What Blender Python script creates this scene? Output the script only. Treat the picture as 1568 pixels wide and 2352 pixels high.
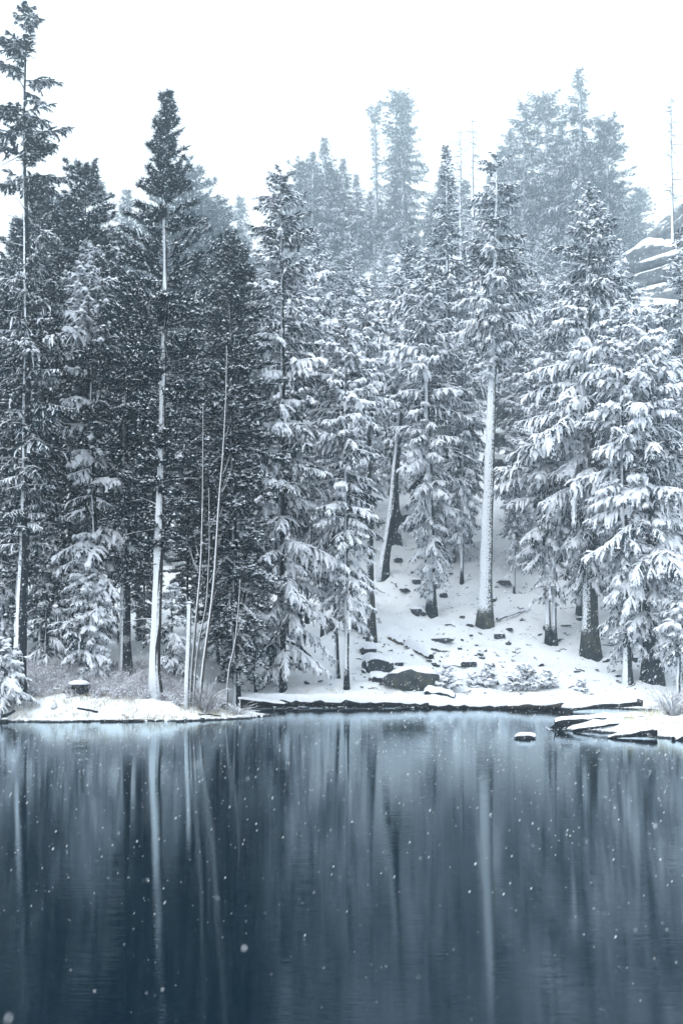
import bpy, math, random
import numpy as np
R = math.radians
sc = bpy.context.scene
for o in list(bpy.data.objects): bpy.data.objects.remove(o)
C = sc.collection

# ------------------------------------------------------------------ camera, sky, sun, exposure
F = 2625.0; CX = 784.0; VH = 1450.0; HC = 4.0       # focal length, centre and horizon row of the 1568 x 2352 photograph; eye height
cam_d = bpy.data.cameras.new('camera'); cam = bpy.data.objects.new('camera', cam_d); C.objects.link(cam)
cam.location = (0, 0, HC); cam.rotation_euler = (R(90), 0, 0)
cam_d.sensor_fit = 'AUTO'; cam_d.sensor_width = 36.0; cam_d.lens = F / 2352 * 36; cam_d.shift_y = (VH - 1176) / 2352
cam_d.clip_start = 0.1; cam_d.clip_end = 2000
cam_d.dof.use_dof = True; cam_d.dof.focus_distance = 60; cam_d.dof.aperture_fstop = 1.6
sc.camera = cam

SUN_EL, SUN_ROT = 50, 215
w = bpy.data.worlds.new('World'); sc.world = w; w.use_nodes = True
nt = w.node_tree; nt.nodes.clear()
sky = nt.nodes.new('ShaderNodeTexSky'); sky.sky_type = 'NISHITA'; sky.sun_disc = False
sky.sun_elevation = R(SUN_EL); sky.sun_rotation = R(SUN_ROT); sky.dust_density = 8; sky.air_density = 1.5
hs = nt.nodes.new('ShaderNodeHueSaturation'); hs.inputs['Saturation'].default_value = 0.12
mixn = nt.nodes.new('ShaderNodeMix'); mixn.data_type = 'RGBA'
mixn.inputs[0].default_value = 0.85                       # snow cloud deck in front of the clear sky
mixn.inputs[7].default_value = (10.9, 12.0, 12.7, 1)
bg = nt.nodes.new('ShaderNodeBackground'); bg.inputs['Strength'].default_value = 0.10
wo = nt.nodes.new('ShaderNodeOutputWorld')
nt.links.new(sky.outputs[0], hs.inputs['Color']); nt.links.new(hs.outputs[0], mixn.inputs[6])
nt.links.new(mixn.outputs[2], bg.inputs['Color']); nt.links.new(bg.outputs[0], wo.inputs[0])

sun_d = bpy.data.lights.new('sun', 'SUN'); sun = bpy.data.objects.new('sun', sun_d); C.objects.link(sun)
sun_d.energy = 1.2; sun_d.angle = R(50); sun_d.color = (1.0, 0.985, 0.965)
sun.rotation_euler = (R(90 - SUN_EL), 0, R(180 - SUN_ROT))
sun.location = (0, 0, 90)
sc.view_settings.view_transform = 'Standard'; sc.view_settings.look = 'None'
sc.view_settings.exposure = 0.66; sc.view_settings.gamma = 1.0; sc.view_settings.use_curve_mapping = False
sc.cycles.use_denoising = True; sc.cycles.use_adaptive_sampling = True; sc.cycles.adaptive_threshold = .02
sc.cycles.max_bounces = 8; sc.cycles.diffuse_bounces = 3; sc.cycles.glossy_bounces = 2; sc.cycles.volume_bounces = 3
sc.cycles.caustics_reflective = False; sc.cycles.caustics_refractive = False

# ------------------------------------------------------------------ helpers
def link(o, parent=None):
    C.objects.link(o)
    if parent is not None: o.parent = parent
    return o
def tag(o, label=None, cat=None, group=None, kind=None):
    if label: o['label'] = label
    if cat: o['category'] = cat
    if group: o['group'] = group
    if kind: o['kind'] = kind
    return o
def empty(name, loc, rz=0):
    o = bpy.data.objects.new(name, None); o.location = loc; o.rotation_euler = (0, 0, rz); o.empty_display_size = .3
    return link(o)
def make_mesh(name, V, tris=None, quads=None, mats=(), tri_m=None, quad_m=None, smooth=False):
    """numpy arrays -> mesh"""
    V = np.asarray(V, np.float32).reshape(-1, 3)
    tris = np.zeros((0, 3), np.int32) if tris is None else np.asarray(tris, np.int32).reshape(-1, 3)
    quads = np.zeros((0, 4), np.int32) if quads is None else np.asarray(quads, np.int32).reshape(-1, 4)
    me = bpy.data.meshes.new(name)
    me.vertices.add(len(V)); me.vertices.foreach_set('co', V.ravel())
    nl = tris.size + quads.size
    me.loops.add(nl); me.loops.foreach_set('vertex_index', np.concatenate([tris.ravel(), quads.ravel()]).astype(np.int32))
    npol = len(tris) + len(quads)
    me.polygons.add(npol)
    st = np.concatenate([np.arange(len(tris)) * 3, tris.size + np.arange(len(quads)) * 4]).astype(np.int32)
    me.polygons.foreach_set('loop_start', st)
    mi = np.zeros(npol, np.int32)
    if tri_m is not None: mi[:len(tris)] = tri_m
    if quad_m is not None: mi[len(tris):] = quad_m
    me.polygons.foreach_set('material_index', mi)
    me.polygons.foreach_set('use_smooth', np.full(npol, smooth))
    for m in mats: me.materials.append(m)
    me.update(calc_edges=True); me.validate()
    return me
def mobj(name, me, parent=None): return link(bpy.data.objects.new(name, me), parent)
def _h(ix, iy, s):
    n = (ix * 374761393 + iy * 668265263 + s * 974711) & 0x7fffffff
    n = ((n ^ (n >> 13)) * 1274126177) & 0x7fffffff
    return ((n ^ (n >> 16)) & 0xffff) / 65535.0
def vnoise(x, y, s=0):
    x = np.asarray(x, float); y = np.asarray(y, float)
    ix = np.floor(x).astype(np.int64); iy = np.floor(y).astype(np.int64)
    fx = x - ix; fy = y - iy; fx = fx * fx * (3 - 2 * fx); fy = fy * fy * (3 - 2 * fy)
    a = _h(ix, iy, s); b = _h(ix + 1, iy, s); c = _h(ix, iy + 1, s); d = _h(ix + 1, iy + 1, s)
    return (a * (1 - fx) + b * fx) * (1 - fy) + (c * (1 - fx) + d * fx) * fy - .5
def fbm(x, y, s=0, o=4):
    return sum(vnoise(x * 2 ** k, y * 2 ** k, s + k) / 2 ** k for k in range(o))
def sstep(a, b, x):
    t = np.clip((np.asarray(x, float) - a) / (b - a), 0, 1); return t * t * (3 - 2 * t)

# ------------------------------------------------------------------ materials
MT = {}
def nodes(name):
    m = bpy.data.materials.new(name); m.use_nodes = True; n = m.node_tree.nodes; n.clear()
    o = n.new('ShaderNodeOutputMaterial'); b = n.new('ShaderNodeBsdfPrincipled')
    m.node_tree.links.new(b.outputs[0], o.inputs[0]); MT[name] = m
    return m, n, m.node_tree.links, b
def noise_node(n, l, scale, detail=3, coord='Object', dist=0):
    tc = n.new('ShaderNodeTexCoord'); t = n.new('ShaderNodeTexNoise'); t.inputs['Scale'].default_value = scale
    t.inputs['Detail'].default_value = detail; t.inputs['Distortion'].default_value = dist
    l.new(tc.outputs[coord], t.inputs['Vector']); return t
def ramp(n, l, src, stops):
    r = n.new('ShaderNodeValToRGB'); e = r.color_ramp.elements
    while len(e) < len(stops): e.new(.5)
    for k, (p, c) in zip(e, stops):
        k.position = p; k.color = (*c, 1) if len(c) == 3 else c
    l.new(src, r.inputs[0]); return r
def math_node(n, l, op, a, b):
    m = n.new('ShaderNodeMath'); m.operation = op
    for i, v in enumerate((a, b)):
        if v is None: continue
        if isinstance(v, (int, float)): m.inputs[i].default_value = v
        else: l.new(v, m.inputs[i])
    return m.outputs[0]
def bump(n, l, b, h, strength, dist=.05):
    k = n.new('ShaderNodeBump'); k.inputs['Strength'].default_value = strength; k.inputs['Distance'].default_value = dist
    l.new(h, k.inputs['Height']); l.new(k.outputs[0], b.inputs['Normal'])

m, n, l, b = nodes('snow')
t = noise_node(n, l, 6, 5); r = ramp(n, l, t.outputs[0], [(.3, (.76, .79, .86)), (.7, (.86, .88, .935))])
l.new(r.outputs[0], b.inputs['Base Color']); b.inputs['Roughness'].default_value = .75; b.inputs['Specular IOR Level'].default_value = .15
bump(n, l, b, t.outputs[0], .4, .06)

def needle_mat(name, c1, c2, frost):
    m, n, l, b = nodes(name)
    t = noise_node(n, l, 1.3, 4); t2 = noise_node(n, l, 14, 2)
    r = ramp(n, l, t.outputs[0], [(.35, c1), (.65, c2)])
    f = ramp(n, l, t2.outputs[0], [(.62 - frost, (0, 0, 0)), (.72 - frost, (1, 1, 1))])
    mx = n.new('ShaderNodeMix'); mx.data_type = 'RGBA'; l.new(f.outputs[0], mx.inputs[0]); l.new(r.outputs[0], mx.inputs[6])
    mx.inputs[7].default_value = (.55, .60, .66, 1)
    l.new(mx.outputs[2], b.inputs['Base Color']); b.inputs['Roughness'].default_value = .8; b.inputs['Specular IOR Level'].default_value = .04
needle_mat('needle_fir', (.0, .012, .020), (.002, .026, .038), -.04)
needle_mat('needle_pine', (.0, .012, .020), (.003, .026, .036), -.02)
needle_mat('needle_cool', (.0, .011, .019), (.002, .023, .034), -.06)

def bark_mat(name, c1, c2, plaster=None, thr=.2, foot=0., lichen=None, d=(-.86, -.5, .1)):
    """bark; snow blown onto the windward (left) side of the trunk, bare for `foot` metres above the ground"""
    m, n, l, b = nodes(name)
    tc = n.new('ShaderNodeTexCoord'); mp = n.new('ShaderNodeMapping'); mp.inputs['Scale'].default_value = (9, 9, 1.6)
    l.new(tc.outputs['Object'], mp.inputs[0]); t = n.new('ShaderNodeTexNoise'); t.inputs['Scale'].default_value = 1; t.inputs['Detail'].default_value = 5
    l.new(mp.outputs[0], t.inputs['Vector'])
    r = ramp(n, l, t.outputs[0], [(.3, c1), (.7, c2)]); col = r.outputs[0]
    if lichen:
        t3 = noise_node(n, l, 2.2, 4); f3 = ramp(n, l, t3.outputs[0], [(.48, (0, 0, 0)), (.6, (1, 1, 1))])
        mx = n.new('ShaderNodeMix'); mx.data_type = 'RGBA'; l.new(f3.outputs[0], mx.inputs[0]); l.new(col, mx.inputs[6]); mx.inputs[7].default_value = (*lichen, 1)
        col = mx.outputs[2]
    if plaster:
        g = n.new('ShaderNodeNewGeometry'); vm = n.new('ShaderNodeVectorMath'); vm.operation = 'DOT_PRODUCT'
        l.new(g.outputs['True Normal'], vm.inputs[0]); vm.inputs[1].default_value = d
        t2 = noise_node(n, l, 11, 6)
        a = math_node(n, l, 'MULTIPLY', math_node(n, l, 'SUBTRACT', t2.outputs[0], .5), plaster)
        s = math_node(n, l, 'ADD', vm.outputs['Value'], a)
        fr = ramp(n, l, s, [(max(0, thr - .08), (0, 0, 0)), (thr + .1, (1, 1, 1))]); fac = fr.outputs[0]
        if foot:
            sx = n.new('ShaderNodeSeparateXYZ'); l.new(tc.outputs['Object'], sx.inputs[0])
            zz = math_node(n, l, 'ADD', sx.outputs[2], math_node(n, l, 'MULTIPLY', math_node(n, l, 'SUBTRACT', t2.outputs[0], .5), 1.2))
            mr = n.new('ShaderNodeMapRange'); mr.inputs[1].default_value = foot - .15; mr.inputs[2].default_value = foot + .25
            l.new(zz, mr.inputs[0]); fac = math_node(n, l, 'MULTIPLY', fac, mr.outputs[0])
        mx = n.new('ShaderNodeMix'); mx.data_type = 'RGBA'; l.new(fac, mx.inputs[0]); l.new(col, mx.inputs[6]); mx.inputs[7].default_value = (.80, .83, .88, 1)
        col = mx.outputs[2]
    l.new(col, b.inputs['Base Color']); b.inputs['Roughness'].default_value = .9; b.inputs['Specular IOR Level'].default_value = .1
    bump(n, l, b, t.outputs[0], .7, .04)
BK1, BK2 = (.004, .009, .014), (.020, .025, .031)
bark_mat('bark_bare', BK1, BK2)
bark_mat('bark_left', BK1, BK2, .9, .68)
bark_mat('bark_main', (.012, .014, .017), (.05, .043, .040), .35, .02)
bark_mat('bark_plastered', BK1, (.075, .08, .075), 3.4, .42, 1.15, (.085, .09, .06), (-.6, -.8, .0))
bark_mat('bark_twin', BK1, BK2, .4, .22, 1.0)
bark_mat('bark_moss', BK1, (.05, .055, .055), 1.2, .85, 1.4, (.06, .066, .05))
bark_mat('bark_hazy', (.03, .035, .04), (.07, .075, .08), .5, .4)
bark_mat('twig_snow', (.05, .045, .045), (.10, .09, .085), .3, -.05 + .1, 0, None, (-.8, -.2, .56))
bark_mat('log_bark', (.005, .009, .014), (.026, .027, .030))
bark_mat('log_brown', (.03, .024, .02), (.14, .10, .075))

def rock_mat(name, c1, c2, lo, hi, moss=None):
    m, n, l, b = nodes(name)
    t = noise_node(n, l, 1.6, 6); r = ramp(n, l, t.outputs[0], [(.3, c1), (.7, c2)]); col = r.outputs[0]
    if moss:
        t3 = noise_node(n, l, 2.7, 4); f3 = ramp(n, l, t3.outputs[0], [(.5, (0, 0, 0)), (.62, (1, 1, 1))])
        mx = n.new('ShaderNodeMix'); mx.data_type = 'RGBA'; l.new(f3.outputs[0], mx.inputs[0]); l.new(col, mx.inputs[6]); mx.inputs[7].default_value = (*moss, 1); col = mx.outputs[2]
    g = n.new('ShaderNodeNewGeometry'); sx = n.new('ShaderNodeSeparateXYZ'); l.new(g.outputs['Normal'], sx.inputs[0])
    t2 = noise_node(n, l, 2.5, 5)
    s = math_node(n, l, 'ADD', sx.outputs[2], math_node(n, l, 'MULTIPLY', math_node(n, l, 'SUBTRACT', t2.outputs[0], .5), .7))
    f = ramp(n, l, s, [(lo, (0, 0, 0)), (hi, (1, 1, 1))])
    mx = n.new('ShaderNodeMix'); mx.data_type = 'RGBA'; l.new(f.outputs[0], mx.inputs[0]); l.new(col, mx.inputs[6]); mx.inputs[7].default_value = (.82, .85, .89, 1)
    l.new(mx.outputs[2], b.inputs['Base Color']); b.inputs['Roughness'].default_value = .85
    bump(n, l, b, t.outputs[0], .6, .15)
rock_mat('rock_dark', (.004, .009, .015), (.020, .027, .033), .8, .95)
rock_mat('rock_moss', (.014, .022, .027), (.045, .054, .056), .8, .95, (.060, .066, .052))
rock_mat('granite', (.04, .05, .06), (.16, .17, .18), .62, .72)

m, n, l, b = nodes('ground_snow')
t = noise_node(n, l, .35, 6, 'Object'); t2 = noise_node(n, l, 2.2, 5, 'Object', .4); t3 = noise_node(n, l, 9, 3, 'Object')
r = ramp(n, l, t.outputs[0], [(.3, (.80, .83, .88)), (.7, (.89, .905, .935))])
f = ramp(n, l, t2.outputs[0], [(.635, (0, 0, 0)), (.69, (.8, .8, .8))])
mx = n.new('ShaderNodeMix'); mx.data_type = 'RGBA'; l.new(f.outputs[0], mx.inputs[0]); l.new(r.outputs[0], mx.inputs[6]); mx.inputs[7].default_value = (.10, .10, .11, 1)
g = n.new('ShaderNodeNewGeometry'); sx = n.new('ShaderNodeSeparateXYZ'); l.new(g.outputs['Position'], sx.inputs[0])
zz = math_node(n, l, 'ADD', sx.outputs[2], math_node(n, l, 'MULTIPLY', math_node(n, l, 'SUBTRACT', t3.outputs[0], .5), .12))
mr = n.new('ShaderNodeMapRange'); mr.inputs[1].default_value = .05; mr.inputs[2].default_value = .09; l.new(zz, mr.inputs[0])
mx2 = n.new('ShaderNodeMix'); mx2.data_type = 'RGBA'; l.new(mr.outputs[0], mx2.inputs[0]); mx2.inputs[6].default_value = (.02, .022, .026, 1); l.new(mx.outputs[2], mx2.inputs[7])
l.new(mx2.outputs[2], b.inputs['Base Color']); b.inputs['Roughness'].default_value = .8; b.inputs['Specular IOR Level'].default_value = .15
bump(n, l, b, t3.outputs[0], .5, .06)

m, n, l, b = nodes('water')
n.remove(b); ow = [k for k in n if k.type == 'OUTPUT_MATERIAL'][0]
body = n.new('ShaderNodeBsdfDiffuse'); body.inputs['Color'].default_value = (.0, .007, .014, 1)
gl = n.new('ShaderNodeBsdfGlossy'); gl.distribution = 'BECKMANN'; gl.inputs['Roughness'].default_value = .065; gl.inputs['Color'].default_value = (.80, .93, 1, 1)
fz = n.new('ShaderNodeFresnel'); fz.inputs['IOR'].default_value = 1.6; mxs = n.new('ShaderNodeMixShader')
l.new(fz.outputs[0], mxs.inputs[0]); l.new(body.outputs[0], mxs.inputs[1]); l.new(gl.outputs[0], mxs.inputs[2]); l.new(mxs.outputs[0], ow.inputs[0])
tc = n.new('ShaderNodeTexCoord'); mp = n.new('ShaderNodeMapping'); mp.inputs['Scale'].default_value = (1.1, 13, 1); l.new(tc.outputs['Object'], mp.inputs[0])   # low wavelets, crests along the shore
t = n.new('ShaderNodeTexNoise'); t.inputs['Scale'].default_value = 1.0; t.inputs['Detail'].default_value = 2; l.new(mp.outputs[0], t.inputs['Vector'])
k = n.new('ShaderNodeBump'); k.inputs['Strength'].default_value = 1; k.inputs['Distance'].default_value = .0021; l.new(t.outputs[0], k.inputs['Height']); l.new(k.outputs[0], gl.inputs['Normal'])

def flat_mat(name, c1, c2, scale=5):
    m, n, l, b = nodes(name)
    t = noise_node(n, l, scale, 3); r = ramp(n, l, t.outputs[0], [(.35, c1), (.65, c2)])
    l.new(r.outputs[0], b.inputs['Base Color']); b.inputs['Roughness'].default_value = .9; b.inputs['Specular IOR Level'].default_value = .1
flat_mat('brush_twig', (.22, .21, .235), (.62, .61, .65), 3)
flat_mat('dry_grass', (.36, .32, .24), (.66, .62, .54), 3)
flat_mat('yellow_grass', (.42, .38, .20), (.62, .58, .40), 3)
flat_mat('willow_twig', (.10, .085, .075), (.24, .21, .20), 4)
m, n, l, b = nodes('snowflake')
b.inputs['Base Color'].default_value = (.93, .94, .96, 1); b.inputs['Roughness'].default_value = .8

# ------------------------------------------------------------------ terrain
LAKE = np.array([(-230, 50), (-40, 50.2), (-15, 50.3), (-10, 50.6), (-7.4, 50.8), (-5.4, 51.6), (-3.9, 53), (-3.1, 54), (-3.7, 55.2), (-4.8, 56.6),
                 (-5.5, 58.5), (-5.2, 60.4), (-3, 60.6), (0, 60.3), (5, 60.2), (10, 60), (14, 59.4), (15.6, 58.2), (15.6, 54), (14.0, 50.5), (11.9, 49.6),
                 (10.3, 48.3), (9.2, 47.2), (8.8, 46.2), (10, 45), (11.3, 43.7), (12.6, 42.3), (16, 40.5), (30, 38), (230, 30),
                 (230, 4), (10, 5), (0, 6), (-10, 5), (-230, 4)], float)
def lake_sdf(X, Y):
    """> 0 on land, < 0 on the lake"""
    X = np.asarray(X, float); Y = np.asarray(Y, float); d = np.full(X.shape, 1e9); ins = np.zeros(X.shape, bool)
    n = len(LAKE)
    for i in range(n):
        a = LAKE[i]; c = LAKE[(i + 1) % n]; e = c - a
        px = X - a[0]; py = Y - a[1]; t = np.clip((px * e[0] + py * e[1]) / (e @ e), 0, 1)
        d = np.minimum(d, np.hypot(px - t * e[0], py - t * e[1]))
        cond = ((a[1] > Y) != (c[1] > Y)) & (X < e[0] * (Y - a[1]) / (e[1] if e[1] else 1e-9) + a[0])
        ins ^= cond
    return np.where(ins, -d, d)
ZC = np.array([(38, .45), (48, .5), (60, .30), (61, .5), (63, .95), (68, 2.4), (70, 3.1), (75, 4.2), (80, 5.4), (88, 8.6), (95, 11.5), (110, 18), (140, 33), (180, 56), (220, 77), (320, 84)])
ZL = np.array([(40, .5), (50.5, .30), (52, .85), (54, 1.35), (57, 2.2), (62, 3.0), (70, 4.4), (85, 8), (110, 13), (150, 24), (200, 40), (320, 52)])
def gz(X, Y):
    X = np.asarray(X, float); Y = np.asarray(Y, float)
    d = lake_sdf(X + .6 * fbm(X * .8, Y * .8, 7, 4), Y + .6 * fbm(X * .8, Y * .8, 9, 4))
    zc = np.interp(Y, ZC[:, 0], ZC[:, 1]); zl = np.interp(Y, ZL[:, 0], ZL[:, 1])
    far = sstep(95, 125, Y)
    a = (1 - sstep(-9.5, -5, X)) * (1 - far) + (1 - sstep(-40, 15, X)) * far
    z = zc * (1 - a) + zl * a
    z = np.where(Y < 12, .5 + np.clip(6 - Y, 0, 8) * .3, z)
    edge = sstep(0, np.where(X < -2, 1.9, .9), d)
    amp = .2 + .75 * sstep(62, 75, Y) + 1.2 * sstep(100, 140, Y)
    z = z * edge + .06 + fbm(X * .45, Y * .45, 3, 4) * amp * sstep(.2, 2, d) + fbm(X * 2.3, Y * 2.3, 5, 3) * .24 * sstep(.1, 1, d)
    return np.where(d > 0, np.maximum(z, .05 * d + .02), np.maximum(d * .35, -2.2) - .02)
def gz1(x, y): return float(gz(np.array([x]), np.array([y]))[0])
def px(x, v, Y): return ((x - CX) * Y / F, Y, HC - (v - VH) * Y / F)
def on_ground(x, v, y0=35.0, y1=170.0):
    """where the sight line through a pixel of the photograph first meets the ground"""
    Y = np.arange(y0, y1, .05); X = (x - CX) * Y / F; Z = HC - (v - VH) * Y / F
    hit = np.nonzero((Z <= gz(X, Y)))[0]
    k = hit[0] if len(hit) else -1
    return float(X[k]), float(Y[k]), float(Z[k])

gx = np.concatenate([np.arange(-225, -42, 6), np.arange(-42, 42, .45), np.arange(42, 226, 6)])
gy = np.concatenate([np.arange(-65, 34, 3), np.arange(34, 67, .28), np.arange(67, 112, .8), np.arange(112, 301, 3)])
GX, GY = np.meshgrid(gx, gy); GZ = gz(GX, GY)
V = np.stack([GX, GY, GZ], -1).reshape(-1, 3); nx, ny = len(gx), len(gy)
I = (np.arange(ny - 1)[:, None] * nx + np.arange(nx - 1)[None]).ravel()
g_ob = mobj('ground', make_mesh('ground', V, None, np.stack([I, I + 1, I + nx + 1, I + nx], 1), [MT['ground_snow']], smooth=True))
tag(g_ob, 'snow covered lake shore and forested hillside', 'ground', kind='structure')
wv = np.array([(-225, -65, 0), (225, -65, 0), (225, 66, 0), (-225, 66, 0)])
tag(mobj('water', make_mesh('water', wv, None, [(0, 1, 2, 3)], [MT['water']])), 'still dark teal lake water mirroring the snowy forest', 'water', kind='structure')

# ------------------------------------------------------------------ shape builders
def tube(path, rad, sides=10, noise=0., seed=0, cap=True):
    """tube along a polyline -> verts, quads, tris"""
    path = np.asarray(path, float); K = len(path); rad = np.broadcast_to(np.asarray(rad, float), (K,))
    tg = np.gradient(path, axis=0); tg /= np.linalg.norm(tg, axis=1)[:, None] + 1e-9
    ref = np.array([0, 0, 1.]) if abs(tg[0, 2]) < .8 else np.array([0, 1., 0])
    u = np.cross(tg, ref); u /= np.linalg.norm(u, axis=1)[:, None]; v = np.cross(tg, u)
    a = np.arange(sides) / sides * 2 * math.pi
    rr = rad[:, None] * np.ones(sides)
    if noise: rr = rr * (1 + noise * (np.random.RandomState(seed).rand(K, sides) - .5) * 2)
    V = path[:, None] + rr[..., None] * (np.cos(a)[None, :, None] * u[:, None] + np.sin(a)[None, :, None] * v[:, None])
    V = V.reshape(-1, 3)
    q = [(k * sides + j, k * sides + (j + 1) % sides, (k + 1) * sides + (j + 1) % sides, (k + 1) * sides + j) for k in range(K - 1) for j in range(sides)]
    t = []
    if cap:
        V = np.vstack([V, path[0], path[-1]]); c0, c1 = len(V) - 2, len(V) - 1
        t = [(c0, (j + 1) % sides, j) for j in range(sides)] + [(c1, (K - 1) * sides + j, (K - 1) * sides + (j + 1) % sides) for j in range(sides)]
    return V, np.array(q, np.int32), np.array(t, np.int32).reshape(-1, 3)
def join(parts):
    Vs, Qs, Ts, o = [], [], [], 0
    for V, q, t in parts:
        Vs.append(V); Qs.append(q + o if len(q) else np.zeros((0, 4), np.int32)); Ts.append(t + o if len(t) else np.zeros((0, 3), np.int32)); o += len(V)
    return np.vstack(Vs), np.vstack(Qs), np.vstack(Ts)
def tube_obj(name, parts, mat, parent=None, smooth=True):
    V, q, t = join(parts); return mobj(name, make_mesh(name, V, t, q, [mat], smooth=smooth), parent)

def trunk_path(H, dx, bends, rng, K=26):
    """straight trunk from the root to the tip with optional (height, offset) bends"""
    z = np.linspace(0, H, K); x = dx * z / H
    if bends: x = np.interp(z, [0] + [b[0] for b in bends] + [H], [0] + [b[1] for b in bends] + [dx])
    k = np.array([.25, .5, .25]); xp = x.copy(); xp[1:-1] = np.convolve(x, k, 'valid')
    wob = .04 * np.cumsum(rng.randn(K)) * .5; wob -= np.linspace(wob[0], wob[-1], K)
    y = .05 * np.sin(z * .25 + rng.rand() * 6)
    p = np.stack([xp + wob, y - y[0], z], 1); p[0, 2] = -.45
    return p
def at_trunk(tp, z): return np.stack([np.interp(z, tp[:, 2], tp[:, 0]), np.interp(z, tp[:, 2], tp[:, 1]), z], -1)

def strips(p, wdt, hgt, side, close=True):
    """roof-shaped strips: p (N,K,3) axis points, half widths and ridge heights (N,K) -> verts, roof quads, floor quads"""
    N, K, _ = p.shape
    up = np.array([0, 0, 1.])
    Lf = p - side * wdt[..., None]; Rg = p + side * wdt[..., None]; Tp = p + up * hgt[..., None]
    V = np.stack([Lf, Tp, Rg], 2).reshape(-1, 3)                  # N,K,3 -> index n*K*3 + k*3 + c
    b = (np.arange(N)[:, None] * K + np.arange(K - 1)[None]).reshape(-1) * 3
    roof = np.concatenate([np.stack([b, b + 3, b + 4, b + 1], 1), np.stack([b + 1, b + 4, b + 5, b + 2], 1)])
    floor = np.stack([b, b + 2, b + 5, b + 3], 1)
    return V, roof, floor

def crown(tp, H, prof, rng, kind='fir', spacing=.42, nper=5, e_top=.5, e_bot=-.25, sag=-.7, snow=.7, detail=1., lat_gap=.27, drop=0., clump=None,
          bare_below=None, needle='needle_fir', blade=.17, sw=.085, load_var=.5, fine=.66, back=0.):
    sw *= fine; lat_gap *= fine; nper += 1
    """branches, needle sprays and the snow lying on them: returns (needle mesh, snow mesh)"""
    pz = np.array([p[0] for p in prof]); pr = np.array([p[1] for p in prof]); o = np.argsort(pz); pz, pr = pz[o], pr[o]
    z0, z1 = pz[0], min(pz[-1], H * .997)
    zs = []; z = z0
    while z < z1:
        zs.append(z); z += spacing * (.6 + .8 * rng.rand()) * (.45 + .55 * min(1, (H - z) / (.35 * H)))
    zs = np.repeat(np.array(zs), nper); zs = zs + rng.uniform(-.22, .22, len(zs)) * spacing * 1.5
    az = rng.rand(len(zs)) * 2 * math.pi
    keep = rng.rand(len(zs)) > drop
    if clump: keep &= (vnoise(zs * clump[0] + 5.3, az / (2 * math.pi) * 3, clump[2]) + .5) > clump[1] * sstep(.45, .65, zs / H)
    if back: keep &= (rng.rand(len(zs)) > back) | (np.sin(az) < .35)
    zs, az = zs[keep], az[keep]; zs = np.clip(zs, z0, H * .996)
    B = len(zs); tt = np.clip((zs - z0) / (H - z0), 0, 1)
    rl = .28 + .95 * rng.rand(B) ** .6; L = np.interp(zs, pz, pr) * rl + .1
    e0 = e_bot + (e_top - e_bot) * tt ** 1.6 + rng.randn(B) * .12
    de = sag * (1 - .75 * tt) * rng.uniform(.6, 1.3, B)
    for _ in range(2): L = np.interp(zs + L * np.tan(np.clip(e0 + .5 * de, -1, 1.1)), pz, pr, right=.05) * rl + .1
    L *= 1 + .45 * (vnoise(zs * .5 + 11, az, int(rng.randint(99))))
    K = 5; s = np.linspace(0, 1, K)
    ee = e0[:, None] + de[:, None] * s[None]
    if kind == 'pine': ee = e0[:, None] + de[:, None] * np.sin(s * math.pi)[None] + .35 * s[None] ** 2
    ch = np.cumsum(np.cos(ee), 1); ch = np.concatenate([np.zeros((B, 1)), ch[:, :-1]], 1)
    cv = np.cumsum(np.sin(ee), 1); cv = np.concatenate([np.zeros((B, 1)), cv[:, :-1]], 1)
    sc_ = L / np.maximum(ch[:, -1], .3 * K); h = ch * sc_[:, None]; vv = cv * sc_[:, None]
    c = at_trunk(tp, zs); wob = (rng.randn(B)[:, None] * .12 * s[None] ** 2) * L[:, None]
    ax = np.cos(az); ay = np.sin(az)
    bp = np.stack([c[:, 0, None] + ax[:, None] * h - ay[:, None] * wob, c[:, 1, None] + ay[:, None] * h + ax[:, None] * wob, c[:, 2, None] + vv], -1)   # B,K,3
    load = np.clip((rng.rand(B) * 2 * load_var + (1 - load_var)) * (1 + 1.5 * vnoise(zs * .45 + 3, az * .9, 17)), 0.05, 1.7) * snow
    Vs, Ts, Qs, tm, qm, off = [], [], [], [], [], 0
    def addq(V, q, mi):
        nonlocal off
        Vs.append(V); Qs.append(q + off); qm.append(np.full(len(q), mi)); off += len(V)
    def addt(V, t, mi):
        nonlocal off
        Vs.append(V); Ts.append(t + off); tm.append(np.full(len(t), mi)); off += len(V)
    sV, sQ, so = [], [], 0
    def adds(V, q):
        nonlocal so
        sV.append(V); sQ.append(q + so); so += len(V)
    # wood of the branches
    side = np.stack([-ay, ax, 0 * ax], -1)[:, None]
    wd = (.012 + .012 * L)[:, None] * (1 - .8 * s)[None]
    Vb, rf, fl = strips(bp - np.array([0, 0, .02]), wd, wd * .9, side); addq(Vb, rf, 1)
    # snow along the branch
    swd = (sw * .9 * load)[:, None] * np.array([.4, .8, 1, .9, .1])[None] * rng.uniform(.6, 1.3, (B, K))
    Vb, rf, fl = strips(bp + np.array([0, 0, .015]), swd, swd * .8, side); adds(Vb, rf)
    # side sprays
    M = int(np.clip(L.max() / lat_gap, 2, 18)); m_ = np.clip(L / lat_gap, 2, M)
    J = np.arange(M)
    sj = .12 + .88 * (J[None] + rng.rand(B, M)) / m_[:, None]
    ok = sj < 1.0
    bi, ji = np.nonzero(ok)
    bi = np.concatenate([bi, bi, np.arange(B)]); ssj = np.concatenate([sj[ok], np.clip(sj[ok] + .03, 0, 1), np.full(B, .93)])
    sd = np.concatenate([np.full(ok.sum(), 1.), np.full(ok.sum(), -1.), np.zeros(B)])
    N = len(bi); f = ssj * (K - 1); i0 = np.clip(f.astype(int), 0, K - 2); fr = (f - i0)[:, None]
    p0 = bp[bi, i0] * (1 - fr) + bp[bi, i0 + 1] * fr
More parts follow.
